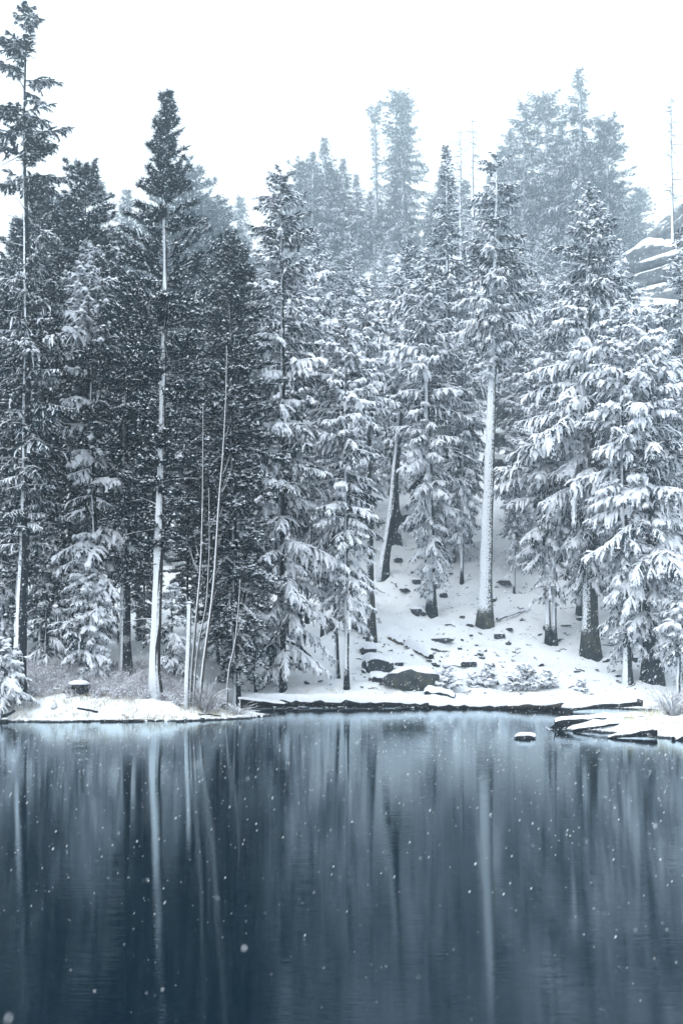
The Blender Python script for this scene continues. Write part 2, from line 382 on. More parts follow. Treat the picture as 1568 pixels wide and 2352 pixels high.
    eb = ee[bi, i0]
    ll = L[bi] * (.09 + .42 * (1 - ssj) ** .8 * np.clip(ssj * 3.2, .25, 1)) * rng.uniform(.35, 1.4, N)
    ll = np.clip(ll, .16, 1.15); ll = np.where(sd == 0, np.clip(L[bi] * .2, .15, .4), ll)
    if kind == 'pine': ll = np.clip(ll * .8, .15, .7)
    la = az[bi] + sd * (1.05 - .45 * ssj) * rng.uniform(.5, 1.35, N)
    le = eb - (.34 if kind == 'fir' else -.25) * np.abs(sd) + rng.randn(N) * .28
    lsag = (-.55 if kind == 'fir' else .1) * (.5 + load[bi])
    Kl = 3; q = np.linspace(0, 1, Kl)
    le_ = le[:, None] + lsag[:, None] * q[None]
    hh = np.cumsum(np.cos(le_), 1) / Kl; hv = np.cumsum(np.sin(le_), 1) / Kl
    hh = np.concatenate([np.zeros((N, 1)), hh[:, :-1]], 1) * Kl / (Kl - 1); hv = np.concatenate([np.zeros((N, 1)), hv[:, :-1]], 1) * Kl / (Kl - 1)
    lx, ly = np.cos(la), np.sin(la)
    lp = p0[:, None] + np.stack([lx[:, None] * hh, ly[:, None] * hh, hv], -1) * ll[:, None, None]      # N,Kl,3
    lside = np.stack([-ly, lx, 0 * lx], -1)[:, None]
    lw = (.045 + .03 * rng.rand(N))[:, None] * np.array([.6, 1.25, .3])[None]
    Vb, rf, fl = strips(lp, lw, lw * .3, lside); addq(Vb, fl, 0)
    # needle blades
    if kind == 'fir':
        ns = max(3, int(4 * detail)); st = (np.arange(ns) + .5) / ns
        ff = st * (Kl - 1); k0 = np.clip(ff.astype(int), 0, Kl - 2); fk = (ff - k0)[None, :, None]
        pos = lp[:, k0] * (1 - fk) + lp[:, k0 + 1] * fk; axd = lp[:, k0 + 1] - lp[:, k0]; axd /= np.linalg.norm(axd, axis=-1)[..., None] + 1e-9
        bw = (ll[:, None, None] / ns * .45)
        for sg in (1, -1):
            bl = blade * rng.uniform(.6, 1.3, (N, ns))[..., None] * (1.15 - .5 * st)[None, :, None]
            tip = pos + (sg * lside * .75 + axd * .65) * bl + np.array([0, 0, -1.]) * bl * rng.uniform(.1, .75, (N, ns))[..., None]
            Vt = np.stack([pos - axd * bw, pos + axd * bw, tip], 2)
            wh = rng.rand(N, ns) < np.clip(load[bi] * .62, 0, .8)[:, None]
            for mk, f_ in ((~wh, 0), (wh, 1)):
                vt = Vt[mk].reshape(-1, 3); it = np.arange(len(vt)).reshape(-1, 3)
                if f_: adds(vt + np.array([0, 0, .012]), np.concatenate([it, it[:, 2:]], 1))
                else: addt(vt, it, 0)
    else:
        ns = max(2, int(3 * detail)); st = (np.arange(ns) + .8) / ns
        ff = np.clip(st, 0, 1) * (Kl - 1); k0 = np.clip(ff.astype(int), 0, Kl - 2); fk = (ff - k0)[None, :, None]
        pos = lp[:, k0] * (1 - fk) + lp[:, k0 + 1] * fk
        nb = max(4, int(6 * detail))
        for k in range(nb):
            d = rng.randn(N, ns, 3) * np.array([1, 1, .8]) + np.stack([lx, ly, 0 * lx + .35], -1)[:, None] * .7
            d /= np.linalg.norm(d, axis=-1)[..., None]
            bl = blade * rng.uniform(.7, 1.6, (N, ns))[..., None]
            pd = np.cross(d, rng.randn(N, ns, 3)); pd /= np.linalg.norm(pd, axis=-1)[..., None] + 1e-9
            Vt = np.stack([pos - pd * blade * .11, pos + pd * blade * .11, pos + d * bl], 2).reshape(-1, 3)
            addt(Vt, np.arange(len(Vt)).reshape(-1, 3), 0)
        # snow tufts
        keep = rng.rand(N, ns) < np.clip(load[bi] * .7, 0, .9)[:, None]
        P = pos[keep] + np.array([0, 0, .03]); n_ = len(P); a0 = rng.rand(n_) * 6.28; wq = sw * 1.45 * rng.uniform(.4, 1.5, n_)
        ring = [P + np.stack([np.cos(a0 + k * math.pi / 2) * wq, np.sin(a0 + k * math.pi / 2) * wq, -.15 * wq * (rng.rand(n_) + .3)], -1) for k in range(4)]
        topv = P + np.stack([0 * wq, 0 * wq, wq * .75], -1)
        Vq = np.stack(ring + [topv], 1).reshape(-1, 3); bq = np.arange(n_) * 5
        tq = np.concatenate([np.stack([bq + k, bq + (k + 1) % 4, bq + 4, bq + 4], 1) for k in range(4)])
        adds(Vq, tq)
    # snow on the side sprays
    has = rng.rand(N) < np.clip(load[bi] * 1.35, 0, 1)
    if kind == 'pine': has &= rng.rand(N) < .5
    w_ = (sw * (.55 + .75 * load[bi]) * rng.uniform(.55, 1.4, N))[has]
    ws = w_[:, None] * np.array([.5, 1, .12])[None] * rng.uniform(.75, 1.25, (len(w_), Kl))
    Vb, rf, fl = strips(lp[has] + np.array([0, 0, .02]), ws, ws * .75, lside[has]); adds(Vb, rf)
    Vn = np.concatenate(Vs); me = make_mesh('crown', Vn, np.concatenate(Ts), np.concatenate(Qs), [MT[needle], MT['bark_bare']], np.concatenate(tm), np.concatenate(qm))
    SV = np.concatenate(sV); SQ = np.concatenate(sQ)
    dg = SQ[:, 2] == SQ[:, 3]
    ms = make_mesh('snow', SV, SQ[dg][:, :3], SQ[~dg], [MT['snow']])
    return me, ms

def bare_twigs(tp, H, prof, rng, n, rmin=.012, droop=-.2, fork=2):
    parts = []
    pz = np.array([p[0] for p in prof]); pr = np.array([p[1] for p in prof]); o = np.argsort(pz); pz, pr = pz[o], pr[o]
    for k in range(n):
        z = rng.uniform(pz[0], pz[-1]); a = rng.rand() * 6.28; L = np.interp(z, pz, pr) * rng.uniform(.5, 1.1) + .1
        c = at_trunk(tp, np.array([z]))[0]; e = rng.uniform(-.2, .45)
        s = np.linspace(0, 1, 5); d = np.array([math.cos(a), math.sin(a), 0])
        p = c + d * (s[:, None] * L) + np.array([0, 0, 1.]) * ((e * s + droop * s ** 2) * L)[:, None]
        parts.append(tube(p, rmin * (1 + L * .5) * (1 - .75 * s), 4))
        for j in range(fork):
            q = p[2 + j % 2]; a2 = a + rng.choice([-1, 1]) * rng.uniform(.4, .9); l2 = L * rng.uniform(.2, .45)
            p2 = q + np.array([math.cos(a2), math.sin(a2), rng.uniform(-.3, .4)]) * (np.linspace(0, 1, 3)[:, None] * l2)
            parts.append(tube(p2, rmin * .8 * np.array([1, .7, .3]), 3))
    return parts

TREES = {}
def conifer(name, label, base, top, prof=None, kind='fir', Y=None, trunk=10, bark='bark_left', seed=1, group=None, bends=None, cat='tree', dead=0, deadz=(.1, .4), key=None, **kw):
    """base and top are pixels of the photograph; prof lists (row, half width) of the crown in pixels; Y fixes the distance where the foot is hidden"""
    rng = np.random.RandomState(seed)
    if Y is None: X, Y, Z = on_ground(*base)
    else: X = (base[0] - CX) * Y / F; Z = gz1(X, Y)
    k = Y / F; Ht = HC - (top[1] - VH) * k - Z; dx = (top[0] - base[0]) * k
    bz = [(HC - (v - VH) * k - Z, (x - base[0]) * k) for x, v in bends] if bends else None
    tp = trunk_path(Ht, dx, bz, rng)
    root = empty(name, (X, Y, Z)); tag(root, label, cat, group)
    r0 = trunk * k / 2; zz = tp[:, 2] / Ht
    rad = r0 * (1 - np.clip(zz, 0, 1)) ** .8 * 1.0 + .012; rad *= 1 + .55 * np.exp(-np.clip(tp[:, 2], 0, 99) / (r0 * 2.2))
    tube_obj('trunk', [tube(tp, rad, 14, .05, seed)], MT[bark], root)
    if prof:
        pm = [(HC - (v - VH) * k - Z, hw * k) for v, hw in prof]; pm = [(min(max(z, .3), Ht), r * (1.28 if Y > 115 else 1.1)) for z, r in pm]
        me, ms = crown(tp, Ht, pm, rng, kind, back=0. if key else .45, **kw)
        cr = mobj('crown', me, root); mobj('snow', ms, cr)
    if dead:
        pz = [(Ht * deadz[0], 1.4), (Ht * deadz[1], 1.7)]
        for tw in range(dead):
            tube_obj('dead_branch', bare_twigs(tp, Ht, pz, rng, 1, .02, -.1), MT['twig_snow'], root)
    if key: TREES[key] = (root, Ht, Y)
    return root
def copy_tree(root, loc, scale, rz):
    r = root.copy(); C.objects.link(r); r.location = loc; r.scale = (scale,) * 3; r.rotation_euler = (0, 0, rz)
    for ch in root.children:
        c = ch.copy(); C.objects.link(c); c.parent = r
        for g in ch.children:
            d = g.copy(); C.objects.link(d); d.parent = c
    return r
MARKS = [(45, 'tallest fir'), (200, 'young snow-laden fir'), (290, 'dark bare-trunked pine'), (365, 'white-plastered pine'), (470, 'paired thin saplings'), (545, 'dense frosted pine'), (645, 'broad water-edge fir'), (795, 'slender two-tone trunk'),
         (853, 'lichen-streaked trunk'), (930, 'leaning dark trunk'), (985, 'bare lower-trunk fir'), (1030, 'spire-topped fir'), (1128, 'snow-plastered trunk'), (1255, 'twin pale trunks'), (1355, 'large spreading fir'), (1430, 'narrow thin-trunked fir'), (1490, 'bent-tipped fir'), (1562, 'dark fir beside the cliff')]
def fill(key, x, vtop, Y, label, group, rz=0., name=None):
    """another tree of a kind already built, its tip at the given pixel, its foot on the ground"""
    root, Ht, _ = TREES[key]; X = (x - CX) * Y / F; Z = gz1(X, Y); s = (HC - (vtop - VH) * Y / F - Z) / Ht
    r = copy_tree(root, (X, Y, Z), s, rz)
    if name: r.name = name
    mk = min(MARKS, key=lambda m_: abs(m_[0] - x))[1]; far = 'just behind' if Y < 66 else 'second row behind' if Y < 78 else 'well behind' if Y < 95 else 'deep in the forest behind' if Y < 118 else 'up the hill behind' if Y < 165 else 'on the skyline behind'
    tag(r, f'{label} {far} the {mk}', 'tree', group); return r

# ------------------------------------------------------------------ the trees of the front row, left bank
conifer('fir_tree', 'tallest fir with gappy upper crown and bare trunk stretches on left bank', (45, 1597), (60, 12),
        [(1250, 45), (1100, 85), (900, 95), (700, 80), (600, 70), (480, 72), (410, 78), (340, 68), (300, 72), (240, 58), (150, 58), (100, 52), (55, 34), (12, 5)], Y=52.3, trunk=26, seed=11,
        spacing=.5, nper=5, clump=(.75, .44, 3), sag=-.3, e_bot=-.05, e_top=.35, snow=.45, sw=.06, lat_gap=.2, needle='needle_cool', bark='bark_left', dead=10, deadz=(.6, .88), bends=[(48, 1500), (62, 1200), (70, 700), (58, 300)])
conifer('pine_tree', 'rounded bushy-topped pine between the tallest fir and the upswept pine', (212, 1525), (192, 392),
        [(1300, 60), (1100, 85), (850, 90), (640, 80), (520, 62), (450, 48), (410, 32), (392, 12)], kind='pine', Y=59, trunk=18, seed=12, needle='needle_pine', spacing=.5, nper=5, sag=-.35, e_top=.5, e_bot=-.1, snow=1.25, sw=.1, blade=.22, lat_gap=.34, key='pineA')
conifer('fir_tree', 'drooping fir with heavy white bough ends behind the small snowy fir', (222, 1530), (205, 560),
        [(1480, 50), (1300, 75), (1000, 85), (800, 75), (650, 55), (560, 6)], Y=55.6, trunk=14, seed=13, spacing=.6, nper=5, drop=.25, snow=1.0, sag=-.75, sw=.12, lat_gap=.3, key='firL')
conifer('pine_tree', 'tall pine with white wind-plastered trunk and upswept top on left bank', (360, 1577), (381, 222),
        [(1260, 35), (1150, 55), (1000, 75), (850, 98), (650, 98), (560, 86), (480, 76), (420, 56), (350, 40), (300, 25), (250, 10), (222, 3)], kind='pine', Y=52.6, trunk=25, seed=14, bark='bark_main',
        bends=[(352, 1530), (362, 1380), (370, 1150), (378, 800)], needle='needle_pine', spacing=.52, nper=5, sag=-.3, e_top=.75, e_bot=.05, snow=1.0, sw=.08, blade=.21, lat_gap=.29, drop=.12, clump=(1.1, .24, 9), dead=14, deadz=(.08, .42), key='pineB')
conifer('fir_tree', 'young snow-laden fir standing among brush on left bank', (200, 1542), (203, 1252),
        [(1535, 48), (1480, 60), (1400, 50), (1330, 34), (1290, 20), (1252, 4)], Y=55, trunk=8, seed=15, spacing=.3, nper=6, snow=1.2, sw=.10, e_bot=-.1, sag=-.8, lat_gap=.2, blade=.14, key='young')
conifer('fir_tree', 'small snowy fir just behind the white-plastered pine trunk', (402, 1562), (398, 1338),
        [(1555, 35), (1480, 40), (1400, 26), (1338, 3)], Y=55.5, trunk=7, seed=16, spacing=.3, nper=5, snow=1.0, sw=.09, lat_gap=.2, blade=.14)
conifer('fir_tree', 'low bushy fir with layered snow at foot of the tallest fir', (8, 1607), (6, 1470),
        [(1602, 58), (1550, 52), (1500, 34), (1470, 4)], Y=51.6, trunk=7, seed=17, spacing=.25, nper=7, snow=1.2, sw=.10, lat_gap=.18, blade=.14)
conifer('fir_tree', 'slim snowy fir between tallest fir and young snow-laden fir', (105, 1540), (108, 1240),
        [(1530, 42), (1430, 48), (1340, 32), (1240, 4)], Y=57, trunk=8, seed=18, spacing=.36, nper=5, snow=.9, sw=.08, lat_gap=.22, blade=.15)
conifer('pine_tree', 'dark bare-trunked pine behind the white-plastered pine', (288, 1553), (300, 640),
        [(1330, 45), (1150, 75), (950, 90), (800, 70), (640, 8)], kind='pine', Y=55.6, trunk=26, seed=19, bark='bark_left', needle='needle_pine', spacing=.5, snow=.9, blade=.24, sw=.08, lat_gap=.38, dead=6)
conifer('pine_tree', 'dense frosted pine rising behind the thin bare stems', (545, 1560), (528, 545),
        [(1540, 45), (1450, 62), (1300, 80), (1100, 88), (900, 88), (750, 75), (640, 50), (545, 8)], kind='pine', Y=59.5, trunk=15, seed=20, needle='needle_pine', spacing=.48, nper=5, snow=1.15, blade=.22, sw=.095, lat_gap=.34, key='pineC')
# ------------------------------------------------------------------ front row, far shore
conifer('fir_tree', 'broad fir with fan-shaped white boughs and dark rounded top at water edge', (645, 1563), (645, 392),
        [(1520, 80), (1400, 105), (1250, 112), (1000, 100), (800, 86), (700, 82), (600, 58), (540, 62), (470, 52), (430, 36), (392, 22)], Y=62.5, trunk=20, seed=21, spacing=.5, nper=5, snow=.95, sw=.115, sag=-.75, e_bot=-.2, e_top=.45, lat_gap=.26, drop=.15, load_var=.55)
conifer('fir_tree', 'small thickly snowed fir tucked beside the broad water-edge fir', (585, 1470), (583, 1235),
        [(1460, 34), (1380, 42), (1300, 28), (1235, 3)], Y=61, trunk=7, seed=22, spacing=.3, nper=6, snow=1.2, sw=.10, lat_gap=.2, blade=.14)
conifer('fir_tree', 'slender fir with white tiered boughs and thin two-tone trunk at water edge', (796, 1562), (792, 715),
        [(1420, 40), (1300, 62), (1150, 68), (1000, 62), (880, 52), (790, 34), (715, 4)], Y=62.3, trunk=11, seed=23, bark='bark_twin', spacing=.46, nper=5, snow=1.0, sw=.11, sag=-.8, e_bot=-.25, lat_gap=.25, load_var=.5, key='slender')
conifer('fir_tree', 'thin lean fir just behind the slender two-tone trunk', (776, 1540), (760, 780),
        [(1430, 30), (1200, 45), (1000, 38), (780, 3)], Y=64.5, trunk=9, seed=24, spacing=.5, nper=4, snow=.9, sw=.1, lat_gap=.28)
conifer('fir_tree', 'lichen-streaked fir trunk with crown above, at top of slope logs', (853, 1470), (838, 640),
        [(1050, 30), (990, 58), (900, 60), (760, 40), (640, 4)], Y=70.5, trunk=19, seed=25, bark='bark_moss', spacing=.5, nper=5, snow=1.0, sw=.115, sag=-.75, lat_gap=.28, dead=4, deadz=(.1, .45))
conifer('fir_tree', 'fir with leaning dark trunk rising from upper slope', (878, 1330), (935, 555),
        [(990, 30), (930, 52), (850, 75), (740, 72), (640, 48), (555, 4)], Y=86, trunk=22, seed=26, bark='bark_left', spacing=.55, nper=5, snow=1.0, sw=.13, sag=-.75, lat_gap=.32, bends=[(900, 1180), (922, 950)], detail=.8)
conifer('fir_tree', 'dark-footed straight fir beyond the leaning dark trunk', (908, 1256), (896, 650),
        [(1120, 30), (950, 55), (780, 45), (650, 4)], Y=94, trunk=22, seed=27, bark='bark_bare', spacing=.6, nper=5, snow=.8, sw=.13, lat_gap=.34, detail=.8)
conifer('fir_tree', 'fir with bare lower trunk and white drooping boughs in middle of open slope', (990, 1416), (975, 575),
        [(1350, 28), (1290, 52), (1180, 62), (1050, 75), (900, 78), (780, 66), (680, 45), (575, 4)], Y=79.5, trunk=21, seed=28, bark='bark_twin', spacing=.5, nper=5, snow=1.05, sw=.13, sag=-.8, e_bot=-.25, lat_gap=.3, load_var=.5, key='firC')
conifer('fir_tree', 'spire-topped fir rising behind the bare lower-trunk fir', (1035, 1330), (1024, 338),
        [(1250, 60), (1000, 75), (800, 68), (650, 52), (520, 30), (440, 17), (338, 3)], Y=90, trunk=16, seed=29, bark='bark_hazy', spacing=.55, nper=5, snow=.75, sw=.11, lat_gap=.34, detail=.8, key='spire')
conifer('fir_tree', 'fir with tall snow-plastered branchless trunk on open slope', (1112, 1452), (1141, 362),
        [(860, 30), (790, 62), (700, 80), (640, 60), (560, 58), (500, 40), (450, 44), (410, 22), (380, 26), (362, 14)], Y=75.3, trunk=31, seed=30, bark='bark_plastered', bends=[(1116, 1250), (1128, 900)],
        spacing=.5, nper=5, clump=(.8, .3, 5), snow=.85, sw=.11, sag=-.55, e_bot=-.2, e_top=.4, lat_gap=.25, dead=4, deadz=(.5, .62))
conifer('fir_tree', 'large spreading fir with thick dark trunk and heavy snow on right slope', (1355, 1506), (1352, 425),
        [(1330, 50), (1260, 90), (1150, 150), (1050, 160), (950, 132), (850, 112), (720, 88), (600, 62), (500, 42), (425, 4)], Y=68.3, trunk=36, seed=31, bark='bark_moss', spacing=.46, nper=5, snow=.95, sw=.12, sag=-.75, e_bot=-.3, e_top=.35, lat_gap=.27, drop=.1, load_var=.55)
conifer('fir_tree', 'smaller fir whose twin pale trunks are bare low down', (1258, 1486), (1248, 900),
        [(1360, 40), (1280, 70), (1150, 82), (1050, 70), (960, 38), (900, 3)], Y=70.8, trunk=13, seed=32, bark='bark_twin', spacing=.45, nper=5, snow=1.0, sw=.12, sag=-.8, e_bot=-.35, lat_gap=.27)
conifer('fir_tree', 'second stem of the twin pale trunks', (1273, 1486), (1276, 960), [(1250, 20), (1100, 45), (960, 3)], Y=70.9, trunk=12, seed=33, bark='bark_twin', spacing=.6, nper=4, snow=.9, sw=.11, lat_gap=.3)
conifer('fir_tree', 'bent-tipped fir with sweeping white boughs and thick trunk near right shore', (1497, 1577), (1484, 715),
        [(1480, 70), (1400, 105), (1280, 128), (1150, 118), (1000, 104), (900, 80), (800, 48), (715, 6)], Y=63.6, trunk=40, seed=34, bark='bark_bare', spacing=.48, nper=5, snow=1.1, sw=.125, sag=-.85, e_bot=-.3, e_top=.3, lat_gap=.25, load_var=.45)
conifer('fir_tree', 'narrow fir on thin dark trunk beside the bent-tipped fir', (1441, 1581), (1424, 690),
        [(1470, 34), (1350, 52), (1150, 60), (1000, 72), (850, 58), (760, 36), (690, 4)], Y=63.2, trunk=19, seed=35, bark='bark_left', spacing=.5, nper=5, snow=1.0, sw=.12, sag=-.8, e_bot=-.25, lat_gap=.27)
conifer('fir_tree', 'dark fir hugging the granite cliff on the right', (1572, 1500), (1566, 520),
        [(1400, 80), (1100, 95), (900, 70), (750, 58), (620, 36), (520, 4)], Y=72, trunk=22, seed=36, spacing=.5, nper=5, snow=.7, sw=.12, sag=-.75, lat_gap=.36)
conifer('fir_tree', 'small snow-heaped fir at the right shore brush', (1556, 1580), (1560, 1330),
        [(1490, 36), (1430, 46), (1380, 30), (1330, 4)], Y=61, trunk=8, seed=37, spacing=.32, nper=6, snow=1.2, sw=.11, lat_gap=.2)
# ------------------------------------------------------------------ hazy skyline trees far up the hill
HZ = dict(needle='needle_cool', bark='bark_hazy', detail=.7, snow=.35, sw=.16, blade=.45, lat_gap=.9, spacing=.8, nper=7, sag=-.45)
conifer('fir_tree', 'pale hazy fir with pointed top on skyline left of the dead-topped fir', (748, 900), (745, 318), [(800, 62), (650, 60), (520, 58), (450, 38), (400, 22), (318, 3)], Y=216, trunk=16, seed=41, key='hazA', **HZ)
conifer('fir_tree', 'pale hazy fir with flat dead top and bare side twigs on skyline', (865, 900), (860, 248), [(800, 50), (620, 42), (540, 34), (470, 28), (430, 10), (300, 6), (255, 14), (248, 10)], Y=240, trunk=16, seed=42, dead=6, deadz=(.6, .95), **HZ)
conifer('fir_tree', 'tall pale hazy fir with blunt top beside the dead-topped fir', (935, 900), (917, 218), [(760, 52), (600, 48), (520, 50), (420, 40), (330, 32), (280, 30), (240, 26), (218, 16)], Y=240, trunk=18, seed=43, clump=(.7, .2, 8), key='hazB', **HZ)
conifer('pine_tree', 'tallest hazy pine with spindly spire above the right forest', (1338, 900), (1330, 158), [(760, 82), (620, 78), (520, 80), (430, 66), (340, 48), (290, 32), (250, 26), (200, 14), (158, 4)], Y=204, trunk=22, seed=44, clump=(.6, .25, 4), key='hazC', **HZ)
conifer('pine_tree', 'rounded bushy hazy pine at the right end of skyline grove', (1398, 900), (1392, 285), [(700, 55), (560, 60), (450, 52), (360, 42), (300, 24), (285, 10)], Y=198, trunk=14, seed=45, kind='pine', key='hazD', **HZ)
conifer('fir_tree', 'slim hazy fir at left end of skyline grove', (1205, 900), (1200, 240), [(700, 48), (520, 44), (420, 38), (330, 34), (280, 24), (240, 8)], Y=223, trunk=14, seed=46, clump=(.8, .3, 2), **HZ)
conifer('fir_tree', 'broken-topped hazy fir in the middle of skyline grove', (1258, 900), (1252, 222), [(700, 50), (520, 48), (400, 40), (300, 34), (250, 28), (222, 22)], Y=223, trunk=17, seed=47, clump=(.8, .32, 6), **HZ)
def snag(label, base, top, Y, prof, n, seed, trunk=8, fork=2, bark='bark_hazy', bends=None):
    rng = np.random.RandomState(seed); X = (base[0] - CX) * Y / F; Z = gz1(X, Y); k = Y / F; Ht = HC - (top[1] - VH) * k - Z
    tp = trunk_path(Ht, (top[0] - base[0]) * k, None, rng); root = empty('dead_tree', (X, Y, Z)); tag(root, label, 'dead tree')
    zz = np.clip(tp[:, 2] / Ht, 0, 1); tube_obj('trunk', [tube(tp, trunk * k / 2 * (1 - .85 * zz), 8, .1, seed)], MT[bark], root)
    pm = [(HC - (v - VH) * k - Z, hw * k) for v, hw in prof]
    for k in range(n): tube_obj('branch', bare_twigs(tp, Ht, pm, rng, 1, .035, -.35, fork), MT[bark], root)
snag('bare grey dead tree on top of the granite cliff', (1552, 470), (1540, 208), 130, [(460, 28), (330, 32), (212, 12)], 90, 51, 16)
snag('thin bare dead tree with crooked tip above the middle forest', (1088, 900), (1084, 262), 150, [(620, 40), (400, 24), (264, 16)], 90, 52, 13)
snag('faint bare dead tree beside the crooked-tip dead tree', (1062, 900), (1056, 290), 160, [(560, 44), (430, 34), (300, 18)], 90, 53, 12)
snag('leaning dead pole between crooked-tip tree and skyline grove', (1180, 900), (1172, 400), 118, [(560, 30), (402, 8)], 30, 54, 7)

# fill: further trees of the same kinds standing behind the front row
gF = 'second row of forest trees'
LBL = dict(pineA='bushy frosted pine', pineC='dense frosted pine', firL='drooping dim fir', firC='snowy drooping fir', slender='slender tiered fir', spire='misty spire-topped fir', hazA='pale hazy pointed fir', hazB='pale hazy blunt-topped fir', hazC='pale hazy broad pine', hazD='pale hazy bushy pine')
for i, (k, x, v, Y) in enumerate([
        ('pineA', -30, 560, 60), ('pineC', 98, 452, 57.5), ('pineA', 40, 520, 58.5), ('pineC', 25, 640, 62), ('pineC', 130, 560, 66), ('firL', 80, 700, 64), ('pineC', 250, 620, 68), ('pineA', 320, 700, 64), ('pineC', 430, 640, 66), ('pineA', 480, 560, 70), ('firL', 370, 760, 70), ('pineC', 590, 640, 70),
        ('firL', 150, 800, 72), ('pineC', 30, 800, 74), ('pineA', 220, 860, 76), ('pineC', 330, 900, 76), ('pineA', 460, 820, 78), ('pineC', 545, 760, 80), ('firL', 10, 900, 60), ('pineA', 150, 1000, 62), ('pineC', 330, 1050, 62), ('pineA', 430, 1040, 61), ('pineC', 500, 900, 64),
        ('pineA', 700, 700, 82), ('pineC', -110, 620, 62), ('firL', -180, 760, 66), ('pineA', -230, 600, 70), ('pineC', -320, 700, 64), ('firL', 600, 800, 76)]):
    Y += 20 if Y >= 66 else 0
    fill(k, x, v, Y, LBL[k], 'second row on the left bank: ' + k.rstrip('ABCL'), i * 1.7)
for i, (k, x, v, Y) in enumerate([
        ('slender', 705, 640, 74), ('firC', 720, 540, 88), ('firC', 800, 600, 96), ('slender', 850, 700, 99), ('firC', 820, 780, 102), ('spire', 690, 500, 105), ('firC', 1060, 620, 92), ('slender', 1060, 760, 86), ('firC', 1180, 560, 98), ('spire', 1230, 560, 100),
        ('firC', 1210, 760, 88), ('slender', 1180, 980, 84), ('firC', 1290, 640, 90), ('slender', 1420, 600, 84), ('firC', 1500, 820, 76), ('slender', 1545, 900, 70), ('spire', 800, 480, 118), ('firC', 1330, 880, 78), ('slender', 1415, 900, 74), ('spire', 980, 520, 112),
        ('firC', 640, 620, 84), ('slender', 740, 900, 72), ('spire', 560, 560, 100), ('firC', 1390, 520, 100), ('slender', 1230, 860, 92), ('firC', 900, 620, 108), ('spire', 860, 560, 135), ('firC', 760, 560, 128), ('spire', 930, 500, 140), ('firC', 1000, 540, 132), ('spire', 1090, 500, 140), ('firC', 1140, 560, 128), ('spire', 1200, 480, 140), ('firC', 1260, 520, 130), ('spire', 1300, 500, 128), ('firC', 1420, 560, 112), ('spire', 660, 560, 135), ('firC', 600, 600, 120), ('spire', 520, 600, 130), ('firC', 480, 620, 112), ('spire', 420, 580, 125), ('firC', 1440, 640, 104), ('firC', 860, 660, 118), ('spire', 1060, 560, 120), ('firC', 885, 530, 150), ('spire', 820, 540, 150), ('firC', 1630, 780, 76), ('slender', 1690, 820, 70), ('firC', 1720, 640, 96), ('spire', 1650, 560, 108), ('slender', 1800, 800, 80), ('firC', 1850, 700, 88), ('spire', 1780, 560, 112), ('firC', 1920, 760, 74)]):
    fill(k, x, v, Y, LBL[k], 'crowd behind the shore firs: ' + k, i * 2.1)
for i, (k, x, v, Y) in enumerate([
        ('hazA', 820, 402, 235), ('hazA', 1012, 385, 230), ('hazA', 1120, 405, 225), ('hazB', 1150, 335, 235), ('hazA', 1172, 300, 228), ('hazA', 1290, 285, 232), ('hazA', 655, 440, 220), ('hazA', 470, 480, 200), ('hazB', 345, 470, 200), ('hazA', 720, 350, 213), ('hazB', 775, 395, 218), ('hazA', 905, 400, 241), ('hazD', 1025, 400, 218), ('hazA', 290, 438, 186), ('hazD', 440, 395, 176), ('hazA', 555, 455, 254), ('hazB', 490, 470, 186), ('hazA', 225, 420, 179), ('hazD', 700, 380, 224), ('hazA', 790, 365, 216), ('hazB', 1070, 420, 224), ('hazA', 1130, 440, 224), ('hazD', 1290, 330, 216),
        ('hazA', 850, 440, 246), ('hazB', 1000, 460, 239), ('hazD', 1465, 440, 246), ('hazC', 1250, 400, 224), ('hazA', 610, 520, 194), ('hazD', 520, 520, 194), ('hazC', 960, 520, 202), ('hazA', 1160, 520, 194), ('hazD', 1440, 500, 254), ('hazB', 380, 520, 194), ('hazD', 130, 470, 179), ('hazA', 50, 500, 179)]):
    fill(k, x, v, Y, LBL[k], 'hazy trees up the hill: ' + k, i * 1.3)

# ------------------------------------------------------------------ thin stems, snag and willow on the left bank
def stem(name, label, pts, r0, r1, Y, twigs=0, seed=0, mat='twig_snow', cat='sapling', group=None):
    rng = np.random.RandomState(seed); P = np.array([px(x, v, Y) for x, v in pts]); b0 = P[0].copy(); b0[2] = gz1(b0[0], Y) - .1
    t = np.linspace(0, 1, len(P)); tt = np.linspace(0, 1, 18); path = np.stack([np.interp(tt, t, P[:, k]) for k in range(3)], 1); path[0, 2] = b0[2]
    path[1:-1] = (path[:-2] + 2 * path[1:-1] + path[2:]) / 4
    root = empty(name, tuple(b0)); tag(root, label, cat, group); path = path - b0
    tube_obj('trunk', [tube(path, r0 + (r1 - r0) * tt, 8)], MT[mat], root)
    for k in range(twigs):
        f = rng.uniform(.3, .85); i = int(f * 17); c = path[i]; sg = rng.choice([-1, 1]); L = rng.uniform(.6, 1.6); s = np.linspace(0, 1, 5)[:, None]
        p = c + np.array([sg * .55, rng.uniform(-.4, .4), 0]) * s * L * .6 + np.array([0, 0, 1.]) * (s ** 1.6) * L * .8
        tube_obj('twig', [tube(p, r1 * 1.1 * (1 - .6 * s[:, 0]), 5)], MT[mat], root)
    return root
stem('bare_sapling', 'thin straight bare sapling, left of the pair by the willow', [(437, 1592), (448, 1450), (462, 1300), (466, 1150), (467, 930)], .075, .02, 52.4, 6, 1)
stem('bare_sapling', 'thin bare sapling leaning away from its straight twin', [(458, 1594), (472, 1490), (492, 1350), (503, 1150), (513, 1040), (520, 900), (521, 800)], .085, .018, 52.4, 9, 2)
stem('bare_sapling', 'short forked bare stem leaning over the willow', [(520, 1560), (540, 1480), (548, 1400), (552, 1330)], .05, .02, 53.4, 3, 3)
